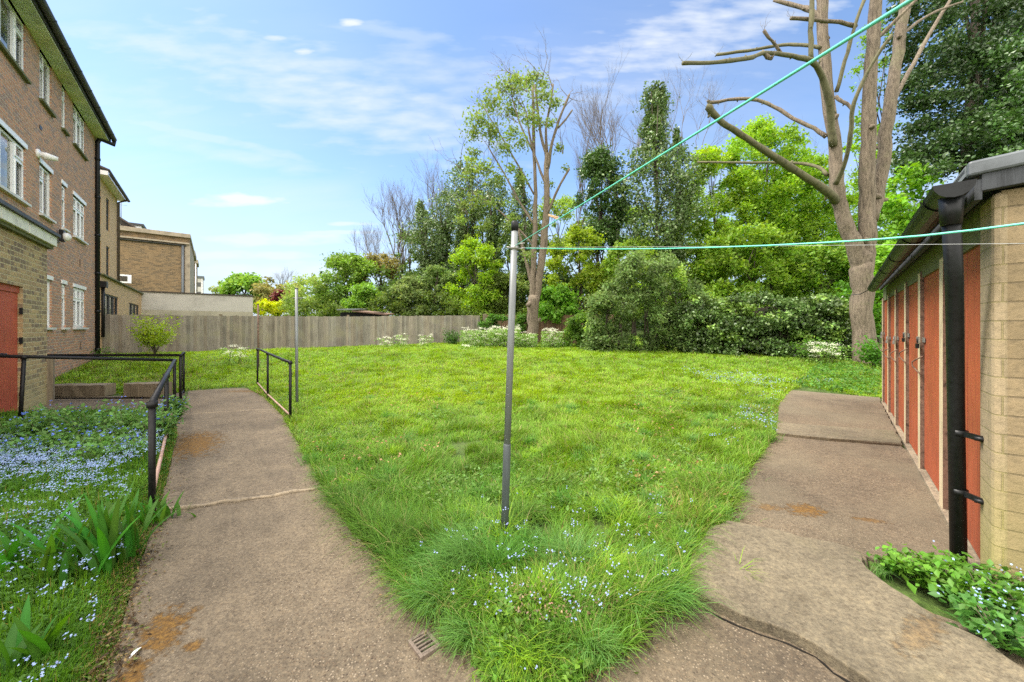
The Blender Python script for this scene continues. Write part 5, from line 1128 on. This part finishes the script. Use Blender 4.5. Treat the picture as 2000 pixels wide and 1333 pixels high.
for (px, py, rp) in [(990,170,24),(1030,165,22),(1062,190,20),(960,200,22),(935,235,24),(925,262,16),(1000,215,22),(1035,230,18),(960,260,20),(985,290,18),(925,300,14),(945,330,18),(910,345,10),(975,350,14),(1000,330,12),(1020,280,14),(930,390,16),(960,400,12),(905,400,10),(990,400,10),(900,430,12),(950,440,14),(1075,240,10),(1095,420,10),(1000,260,14),(1060,165,14),(1085,200,12),(1050,240,12),(1090,290,10),(1070,360,10),(1020,350,12),(1105,330,8),(1000,430,12),(1090,470,12),(1030,500,12),(1010,160,16),(1045,150,14)]:
    dy = random.uniform(-1.2, 1.6); cs.append((at(px, py, YM+dy), rp*YM/F*1.15))
P, Cc = clump_leaves(cs, 6600, .07, (.22,.31,.07)); leaf_cloud('crown', P, .075*RS.uniform(.6, 1.3, len(P)), Cc, M['leaf'], midt, .3)
# ------------------------------------------------------------------ background trees and shrubs
def crown_clumps(px, top, bot, wpx, Y, n, rpx, shape='round', depth=None):
    """clump centres filling a crown; shape: round | column | cone"""
    out = []; hw = wpx/2; dp = (depth if depth is not None else wpx*.6*Y/F)
    while len(out) < n:
        t = random.random(); py = top+(bot-top)*t
        if shape == 'round': lim = math.sqrt(max(0, 1-(2*t-1)**2*.92)) if t < .5 else (1-.25*(t-.5))
        elif shape == 'column': lim = min(1, .35+t*1.6)*(.75+.35*math.sin(t*9+px))
        else: lim = .15+.85*t
        u = random.uniform(-1, 1)*lim; v = random.uniform(-1, 1)*math.sqrt(max(.02, 1-u*u))
        rr = rpx*random.uniform(.6, 1.35)
        out.append((at(px+u*(hw-rr*.6), py+rr*.5, Y+v*dp/2), rr*Y/F))
    return out
def tree(name, label, px, top, bot, wpx, Y, nc, rpx, nl, ls, c, shape='round', mat='leaf', trunk=True, trpx=5, group=None, cat='tree', bare=0, barktop=None, depth=None, gaps=0, tw=None, up=.4):
    bx = (px-1000)/F*Y; base = Vector((bx, Y, hz(bx, Y)))
    root = thing(name, base, label, cat, group)
    cs = crown_clumps(px, top, bot, wpx, Y, int(nc*1.7), rpx*.78, shape, depth)
    if trunk:
        mb = MB(); topz = at(px, top+(bot-top)*.25, Y).z; r0 = trpx*Y/F
        pts = [base-UP*.2]+[base.lerp(Vector((bx, Y, topz)), t)+Vector((random.gauss(0,.12), random.gauss(0,.12), 0)) for t in (.25,.5,.75,1)]
        mb.tube(pts, [r0*1.2, r0, r0*.8, r0*.6, r0*.3], 8, jit=.05)
        for ctr, rr in random.sample(cs, min(len(cs), 14)):
            s_ = pts[0].lerp(pts[-1], min(.95, max(.25, (ctr.z-base.z)/(topz-base.z+.01)*.7))); mb.tube([s_, s_.lerp(ctr, .5)+UP*.2, ctr], [r0*.35, r0*.25, r0*.1], 5)
        if bare:
            for _ in range(bare):
                s_ = pts[-1].lerp(pts[2], random.random()*.9); d = Vector((random.gauss(0,.42), random.gauss(0,.4), 1)).normalized()
                zt_ = at(px, barktop, Y).z; twigs(mb, s_, d, max(.8, (zt_-s_.z)*.46), r0*.28, 4, .36, 3, up=.25)
        mb.build('trunk', tw or M['barkdark'], root)
    if shape == 'column':
        t = RS.rand(nl)**.85; an = RS.uniform(0, 2*np.pi, nl); hw = wpx/2*Y/F
        prof = np.minimum(1, .42+t*1.5)*(.72+.4*np.sin(t*7+px))
        nz_ = vnoise(an*1.3+px, t*(bot-top)*Y/F*1.3, 1.0, 71)*.6+vnoise(an*3.1+px, t*(bot-top)*Y/F*3.2, 1.0, 72)*.4
        rr = hw*prof*(.05+1.85*nz_)*(.35+.65*RS.rand(nl)**.5)*(1+.2*RS.randn(nl)); py = top+(bot-top)*t+RS.randn(nl)*3
        sway = .25*np.sin(t*5+px)
        Cc = None; P = np.stack([bx+np.cos(an)*rr+sway, Y+np.sin(an)*rr, H+(HOR-py)/F*Y], 1); Cc = jcol(c, nl, .3, .1)*(.7+.7*nz_[:, None])
    else: P, Cc = clump_leaves(cs, int(nl*1.3), ls, np.array(c)*np.array([1.6, 1.55, 1.35]))
    leaf_cloud('crown', P, ls*RS.uniform(.6, 1.35, len(P)), Cc, M[mat], root, up)
    return root
DK = (.125,.195,.06); DK2 = (.040,.080,.024); LG = (.22,.36,.022); YG = (.24,.33,.025); OL = (.13,.17,.045); MG = (.085,.165,.028); BR = (.19,.15,.075)
# far left, beyond the garage
tree('tree', 'round bright green tree far off above the grey garage', 480, 538, 600, 90, 62, 26, 14, 5200, .30, (.12,.22,.04), trunk=True, trpx=2)
tree('tree', 'thin pale tree left of the round bright green one, far off', 435, 550, 600, 40, 70, 10, 9, 900, .28, (.18,.22,.08), trpx=1.5)
tree('tree', 'brownish budding tree far off behind the dark rusty post', 545, 542, 600, 100, 58, 22, 13, 3200, .24, (.17,.17,.06), trpx=2, bare=4, barktop=530)
tree('shrub', 'golden yellow shrub just right of the grey garage', 525, 583, 622, 62, 25, 16, 9, 2400, .07, (.34,.40,.02), trunk=False, cat='shrub')
tree('shrub', 'dark red leaved shrub above the golden one', 548, 568, 600, 40, 29, 12, 8, 1500, .09, (.12,.035,.035), trunk=False, cat='shrub')
tree('shrub', 'pale green loose shrub behind the straight line post', 600, 540, 622, 105, 26, 30, 15, 6500, .075, (.19,.27,.07), trunk=False, cat='shrub')
tree('tree', 'broad mid green tree at the left end of the woodland', 680, 496, 615, 130, 28, 44, 17, 13000, .10, (.115,.20,.035), trpx=3)
tree('shrub', 'bright green round bush low against the woodland left of the ivy columns', 705, 552, 612, 75, 24, 22, 12, 5200, .08, (.12,.23,.035), trunk=False, cat='shrub')
tree('tree', 'olive brown budding tree in front of the bare twiggy one', 745, 492, 610, 95, 29, 30, 14, 7500, .09, (.17,.16,.055), trpx=3)
# bare twiggy trees
def bare_tree(label, px, top, bot, Y, n, sp=.42, mat='twig', r0px=3.2, depth=5, kids=3, lean=0):
    bx = (px-1000)/F*Y; base = Vector((bx, Y, hz(bx, Y))); root = thing('bare_tree', base, label, 'tree', 'bare trees in the woodland')
    mb = MB(); zt_ = at(px, top, Y).z; zb = at(px, bot, Y).z; r0 = r0px*Y/F; fork = Vector((bx, Y, zb))
    mb.tube([base-UP*.2, base.lerp(fork, .5)+Vector((.1,0,0)), fork], [r0*1.2, r0, r0*.85], 7)
    for i in range(n):
        d = Vector((random.gauss(lean,sp*.8), random.gauss(0,sp*.8), 1)).normalized(); twigs(mb, fork-UP*random.uniform(0,.5), d, (zt_-zb)*.36, r0*.55, depth, sp*.8, kids, up=.28)
    mb.build('trunk', M[mat], root); return root
bare_tree('bare brown twiggy tree left of the dark ivy columns', 785, 362, 540, 31, 6, .42, r0px=2.4, lean=-.12)
bare_tree('smaller bare twiggy tree with a sloping outline at the left of the wood', 742, 425, 560, 33, 4, .40, r0px=1.8, lean=-.1)
bare_tree('bare twiggy tree rising above the ivy columns', 860, 318, 500, 32, 5, .38, r0px=2.2)
bare_tree('bare fan of fine twigs between the twin stemmed tree and the tallest ivy column', 1205, 142, 380, 24, 6, .34, r0px=2.8)
bare_tree('bare thin twigs springing right of the tallest ivy column', 1308, 140, 380, 25, 4, .42, r0px=2.0, lean=.15)
bare_tree('slim bare stems left of the tallest ivy column', 1130, 250, 450, 25, 3, .30, r0px=2.2)
# ivy columns
IV = 'ivy clad trunks in the woodland'
for (px, top, bot, wpx, Y, nc, rp, nl, lab) in [(828,396,560,66,27,30,9,6500,'ivy clad trunk at the left of the wood beside the bare trees'),(905,318,560,84,27,44,11,9500,'tall dark ivy clad trunk behind the line post to its left'),(868,372,560,74,29,30,10,6500,'ivy clad trunk with a ragged top between its taller neighbours'),(962,350,560,70,26,34,10,7500,'narrow ivy clad trunk nearest the left of the line post'),(1022,330,560,72,25,34,10,7500,'ivy clad trunk right behind the cap of the line post'),
                                         (1285,168,520,150,21,84,17,17000,'tallest dark ivy clad trunk with a spire top in the middle of the wood'),(1175,292,480,105,22,52,17,11000,'bushy ivy mass left of the tallest ivy column'),(1330,250,430,66,22,16,12,3000,'ivy clad side branch right of the tallest ivy column')]:
    tree('ivy_clad_tree', lab, px, top, bot, wpx, Y, nc, rp, nl, .082, DK if px != 1175 else (.05,.10,.025), 'column' if px != 1175 else 'round', 'ivy', True, 4, IV)
# the body of the wood between and behind the ivy columns
for (px, top, bot, wpx, Y, nc, rp, nl, c, lab) in [(800,455,600,90,31,34,12,7000,(.11,.17,.05),'dull green tree among the leftmost bare twigs'),(845,430,600,90,30,36,13,8000,(.11,.18,.045),'mid green tree filling in below the left ivy columns'),(890,400,600,90,31,40,13,9000,(.14,.21,.045),'mid green tree between the two tallest left ivy columns'),(945,400,600,100,30,40,14,9000,(.13,.20,.045),'mid green tree left of the line post cap'),(1000,420,600,100,29,40,14,8000,(.15,.22,.045),'mid green tree behind the line post cap'),
                                              (925,300,470,70,27,34,9,1700,(.19,.27,.05),'thin leafed light crown above the left ivy columns'),(1090,380,600,130,30,44,15,9000,(.15,.23,.045),'mid green tree right behind the twin stemmed tree'),(1160,420,600,130,31,44,15,9000,(.13,.20,.045),'shaded green tree behind the bushy ivy mass'),(1240,400,600,130,30,44,16,9000,(.16,.25,.045),'green tree filling the gap left of the tallest ivy column'),(1360,340,600,130,31,50,17,10000,(.16,.26,.04),'green tree behind the ivy clad side branch'),(1460,330,600,150,32,54,18,11000,(.16,.26,.035),'deeper green tree behind the yellow green canopy'),
                                              (1560,330,600,150,31,54,18,11000,(.16,.27,.035),'green tree behind the cut limb of the pollarded tree'),(1650,380,620,140,29,50,18,9500,(.16,.27,.04),'green tree behind the pollarded trunk'),(1760,400,640,150,24,50,20,9000,(.10,.20,.025),'green tree between the pollarded trunk and the store roof')]:
    tree('tree', lab, px, top, bot, wpx, Y, int(nc*.8), rp*.9, int(nl*.62), .105, np.array(c)*1.12, group='leafy trees in the woodland', trpx=2.2, bare=3, barktop=top-25)
# mid greens
tree('tree', 'fresh yellow green tree behind the line post to its left', 925, 470, 612, 110, 23, 34, 15, 10000, .085, (.17,.28,.03), trpx=3)
tree('tree', 'dark green tree between the bright bush and the fence', 852, 520, 612, 90, 24, 26, 14, 8000, .08, (.11,.17,.055), trpx=3)
tree('shrub', 'grey green bush rising above the fence', 800, 540, 615, 80, 23, 22, 13, 6500, .075, (.12,.17,.06), trunk=False, cat='shrub')
tree('tree', 'olive and pink tinged young tree just left of the line post foot of the wood', 985, 530, 615, 110, 23.5, 26, 15, 7500, .085, (.12,.17,.045), trpx=3)
tree('tree', 'light green tree right of the twin stemmed tree', 1130, 440, 620, 130, 21, 40, 15, 9500, .085, (.19,.27,.035), trpx=3)
tree('shrub', 'bright horse chestnut bush at the foot of the twin stemmed tree', 1090, 560, 618, 90, 19.5, 20, 13, 3600, .10, (.13,.27,.04), trunk=False, cat='shrub')
# the large yellow green canopy
for (px, top, bot, wpx, Y, nc, rp, nl, c, lab) in [(1500,238,520,210,24,90,19,19000,(.17,.29,.035),'tall yellow green tree rising behind the low cut limb'),(1400,290,540,170,23,60,18,13000,(.19,.30,.035),'yellow green tree left of the low cut limb'),(1580,300,540,150,25,60,18,12000,(.16,.28,.035),'yellow green tree behind the left stem of the pollarded tree'),
                                              (1690,250,560,130,26,40,17,7500,(.17,.29,.035),'sparse yellow green tree seen between the pollarded stems'),(1300,430,560,120,22,34,15,6500,(.18,.28,.045),'young pale green tree under the tallest ivy column'),
                                              (1470,440,600,240,20,70,18,15000,(.15,.25,.035),'spreading mid green tree above the hedge'),(1600,470,600,180,20.5,54,17,11000,(.13,.23,.035),'mid green tree between the hedge and the pollarded trunk'),(1240,470,600,150,20,40,15,8500,(.17,.27,.045),'light green sapling thicket above the dome of the hedge')]:
    tree('tree', lab, px, top, bot, wpx, Y, nc, rp, nl, .095, c, group='leafy trees in the woodland', trpx=2.5)
for (px, top, bot, wpx, Y, nc, rp, nl, c, lab) in [(1790,320,600,150,15,56,18,6500,(.14,.28,.035),'bright fresh horse chestnut tree between the pollarded trunk and the stores'),(1730,480,640,90,14,30,15,3600,(.14,.28,.035),'bright leaved sapling just behind the pollarded trunk')]:
    tree('tree', lab, px, top, bot, wpx, Y, nc, rp, nl, .10, c, trpx=2.5)
# giant ivy covered tree at the right
tree('ivy_clad_tree', 'huge dark ivy covered tree filling the top right of the photo', 1900, -160, 330, 330, 17, 190, 26, 52000, .075, (.036,.072,.022), 'round', 'ivy', True, 12, IV, depth=6)
tree('ivy_clad_tree', 'dark ivy covered tree behind the roof of the stores', 2030, 60, 420, 260, 15, 90, 26, 20000, .07, (.045,.10,.024), 'round', 'ivy', True, 8, IV, depth=4)
# loose leaves round the pollarded tree
tree('tree', 'thin leafed young tree behind the three pollarded stems', 1715, 40, 330, 110, 19, 34, 12, 1500, .07, (.13,.24,.03), trpx=2, depth=3)
# understorey masses so the wood has a dark floor
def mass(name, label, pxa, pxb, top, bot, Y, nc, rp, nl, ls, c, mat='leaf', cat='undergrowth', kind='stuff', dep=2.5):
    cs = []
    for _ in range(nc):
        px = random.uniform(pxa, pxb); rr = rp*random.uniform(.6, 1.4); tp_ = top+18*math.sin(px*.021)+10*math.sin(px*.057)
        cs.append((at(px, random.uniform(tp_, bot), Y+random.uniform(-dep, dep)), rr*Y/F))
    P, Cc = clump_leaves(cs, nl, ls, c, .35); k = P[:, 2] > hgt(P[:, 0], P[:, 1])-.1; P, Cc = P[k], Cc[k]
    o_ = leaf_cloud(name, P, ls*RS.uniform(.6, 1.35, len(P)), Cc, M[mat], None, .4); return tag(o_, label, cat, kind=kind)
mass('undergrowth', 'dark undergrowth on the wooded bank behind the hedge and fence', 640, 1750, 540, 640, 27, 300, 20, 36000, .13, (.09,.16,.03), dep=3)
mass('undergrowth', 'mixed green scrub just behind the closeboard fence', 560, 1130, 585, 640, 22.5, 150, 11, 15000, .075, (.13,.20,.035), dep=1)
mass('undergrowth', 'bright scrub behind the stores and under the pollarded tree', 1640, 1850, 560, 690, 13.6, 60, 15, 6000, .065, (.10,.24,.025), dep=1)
# ------------------------------------------------------------------ hedge and dome of ivy along the right side
hd = thing('hedge', at(1500, 700, 12.6), 'long dark ivy covered hedge behind the lawn at the right', 'hedge')
cs = []
def hY(px): return np.interp(px, [1100, 1180, 1400, 1660, 1740], [17.2, 15.2, 13.4, 12.3, 12.6])
for _ in range(330):
    px = random.uniform(1330, 1668); Y = float(hY(px)); top = 578+6*math.sin(px*.05)+4*math.sin(px*.13); py = random.uniform(top+8, 700); rr = random.uniform(9, 17)
    cs.append((at(px, py, Y+random.uniform(-.25, .9)), rr*Y/F))
P, Cc = clump_leaves(cs, 46000, .05, (.11,.185,.048), .45); Cc = np.where((vnoise(P[:, 0], P[:, 2], 2.2, 61) > .66)[:, None], Cc*np.array([1.55, 1.5, 1.0]), Cc)
leaf_cloud('foliage', P, .048*RS.uniform(.55, 1.4, len(P)), Cc, M['ivy'], hd, .45, .8)
mb = MB()
for px in range(1345, 1665, 20): Y = float(hY(px)); mb.tube([at(px, 705, Y+.4), at(px+random.uniform(-8,8), 650, Y+.4), at(px+random.uniform(-15,15), 592, Y+.4)], [.03,.02,.01], 5)
mb.box(at(1335, 700, float(hY(1335))+.9), at(1668, 700, 13.2)-at(1335, 700, float(hY(1335))+.9), Vector((0,.3,0)), UP*1.95)
mb.build('stems', M['barkdark'], hd)
dm = thing('ivy_bush', at(1265, 690, 15), 'big rounded dark green bush at the left end of the hedge', 'bush')
cs = []
for _ in range(300):
    a = random.uniform(0, 6.28); u = random.uniform(-1, 1); 
    px = 1270+u*118; lim = math.sqrt(max(0, 1-u*u)); top = 655-150*lim+14*math.sin(px*.09)+9*math.sin(px*.23+1); py = random.uniform(top+10, 695) if random.random() < .6 else top+random.uniform(6, 30)
    cs.append((at(px, py, 15+random.uniform(-1.3, 1.3)*lim), random.uniform(9, 18)*15/F))
P, Cc = clump_leaves(cs, 40000, .05, (.155,.235,.07), .4); Cc = np.where((vnoise(P[:, 0], P[:, 2], 1.9, 62) > .72)[:, None], Cc*np.array([1.9, 1.9, 1.1]), Cc)
leaf_cloud('foliage', P, .050*RS.uniform(.55, 1.4, len(P)), Cc, M['leaf'], dm, .45, .7)
mb = MB()
for i in range(14): px = 1180+i*13; mb.tube([at(px, 700, 15), at(px+random.uniform(-9,9), 620, 15), at(1270+(px-1270)*.8, 560, 15)], [.05,.035,.015], 5)
mb.build('stems', M['barkdark'], dm)
tree('ivy_bush', 'ivy and bramble tumbling over the brown fence', 1150, 612, 690, 110, 16.6, 44, 12, 9000, .055, (.085,.16,.03), 'round', 'leaf', False, cat='bush', depth=1.2)
tree('ivy_bush', 'small ivy mound hanging on the fence behind the cow parsley', 965, 612, 650, 62, 19.8, 18, 9, 3000, .06, (.06,.14,.025), 'round', 'leaf', False, cat='bush', depth=.6)
tree('ivy_bush', 'ivy patch on the brown fence right beside the twin stemmed trunk', 1018, 614, 655, 30, 19.4, 10, 8, 1600, .06, (.07,.15,.025), 'round', 'leaf', False, cat='bush', depth=.5)
# shrubs by the fence
def shrub(label, px, pf_, top, wpx, Y, c, nl, ls, up=.4, stems=12, name='shrub'):
    base = at(px, pf_, Y); root = thing(name, base, label, 'shrub'); mb = MB(); tips = []
    for i in range(stems):
        e = at(px+random.uniform(-wpx/2, wpx/2), random.uniform(top, top+(pf_-top)*.5), Y+random.uniform(-.5, .5)); tips.append(e)
        mb.tube([base, base.lerp(e, .5)+Vector((0,0,.15)), e], [.012,.008,.004], 5)
        for _ in range(3):
            q = base.lerp(e, random.uniform(.5, 1)); e2 = q+Vector((random.gauss(0,.2), random.gauss(0,.2), random.uniform(.05,.3))); tips.append(e2); mb.tube([q, e2], [.005,.002], 4)
    mb.build('stems', M['twig'], root)
    T = np.array([tuple(t) for t in tips]); gi = RS.randint(0, len(T), nl); t = .45+.6*RS.rand(nl); b0 = np.array(tuple(base))[None]
    P = b0+(T[gi]-b0)*t[:, None]+RS.randn(nl, 3)*.07
    leaf_cloud('leaves', P, ls*RS.uniform(.6, 1.3, nl), jcol(c, nl, .25, .1), M['leaf'], root, up); return root
shrub('young yellow green shrub in front of the fence beside the flats', 303, 692, 622, 92, 12.6, (.30,.42,.03), 2600, .035)
shrub('small dark green plant at the foot of the fence left of the cow parsley', 884, 675, 650, 40, 18.6, (.07,.15,.03), 700, .05)
shrub('low green weed in the angle of the flats and the fence', 188, 704, 688, 26, 12.5, (.10,.22,.03), 300, .035)
shrub('dark green weed clump left of the pollarded trunk foot', 1600, 702, 668, 60, 11.6, (.10,.22,.03), 1000, .04)
shrub('green elder clump right of the pollarded trunk foot', 1705, 716, 672, 42, 10.9, (.09,.24,.025), 1100, .045)
# ------------------------------------------------------------------ cow parsley
def cow_parsley(label, px, pf_, top, wpx, Y, n, nl, green=(.20,.34,.07)):
    n = int(n*(1.7 if n > 15 else 1.0))
    base = at(px, pf_, Y); base.z = hz(base.x, Y)+.02; root = thing('cow_parsley', base, label, 'wild flowers', 'cow parsley along the back of the lawn'); mb = MB(); heads = []
    for i in range(n):
        e = at(px+random.uniform(-wpx/2, wpx/2), random.uniform(top, pf_-(pf_-top)*.25), Y+random.uniform(-.5, .5)); b0 = Vector((base.x+(e.x-base.x)*.6, e.y, base.z)); heads.append(e)
        if i % 2 == 0: mb.tube([b0, b0.lerp(e, .5), e], [.006,.005,.003], 4)
    mb.build('stems', M['barkgreen'], root)
    Hd = np.array([tuple(t) for t in heads]); k = len(Hd); per = 34
    P = np.repeat(Hd, per, 0)+RS.randn(k*per, 3)*np.array([.06, .06, .02])[None]
    flower_heads(P, .0145*RS.uniform(.6, 1.3, len(P)), jcol((.80,.80,.64), len(P), .12, .04), root, 'flowers')
    P = np.stack([base.x+RS.uniform(-.5, .5, nl)*wpx*Y/F*1.05, Y+RS.uniform(-.6, .6, nl), base.z+RS.rand(nl)**1.2*(at(0, top, Y).z-base.z)*.85], 1)
    leaf_cloud('leaves', P, .035*RS.uniform(.5, 1.4, nl), jcol(green, nl, .3, .1), M['leaf'], root, .6)
cow_parsley('dense white cow parsley left of the line post', 940, 688, 640, 75, 17.0, 62, 3400)
cow_parsley('dense white cow parsley directly behind the line post', 985, 690, 636, 60, 16.8, 52, 2800)
cow_parsley('white cow parsley in front of the twin stemmed trunk', 1025, 690, 648, 46, 16.6, 34, 2200)
cow_parsley('cream cow parsley right of the twin stemmed trunk', 1078, 684, 642, 40, 16.6, 30, 1500)
cow_parsley('thin cow parsley against the fence, leftmost of the three', 752, 684, 658, 22, 16.6, 10, 200)
cow_parsley('thin cow parsley against the fence, middle of the three', 783, 682, 650, 22, 16.8, 12, 240)
cow_parsley('thin cow parsley against the fence, rightmost of the three', 832, 680, 652, 24, 17.2, 10, 240)
cow_parsley('low cow parsley near the curved handrail', 458, 704, 674, 44, 11.4, 12, 260)
cow_parsley('cow parsley in front of the hedge beside the pollarded tree', 1610, 704, 668, 60, 11.4, 20, 500)
cow_parsley('low white flowers on the lawn edge in front of the big clump', 915, 696, 674, 34, 15.6, 8, 200)
# trailing weeds along the edge of the left path
weeds('weed_leaves', 'tiny blue flowered weeds creeping under the curved handrail', None, 1500, .02, .09, .016, (.14,.22,.06), world=[g2(500,757), g2(525,783), g2(562,826), g2(585,835), g2(575,800), g2(530,765)])
weeds('weed_leaves', 'leafy nettles and forget-me-nots at the end of the right path', None, 2600, .05, .2, .032, (.11,.24,.04), world=[g2(1560,752), g2(1545,762), g2(1718,777), g2(1716,735), g2(1600,728)])
print('done')
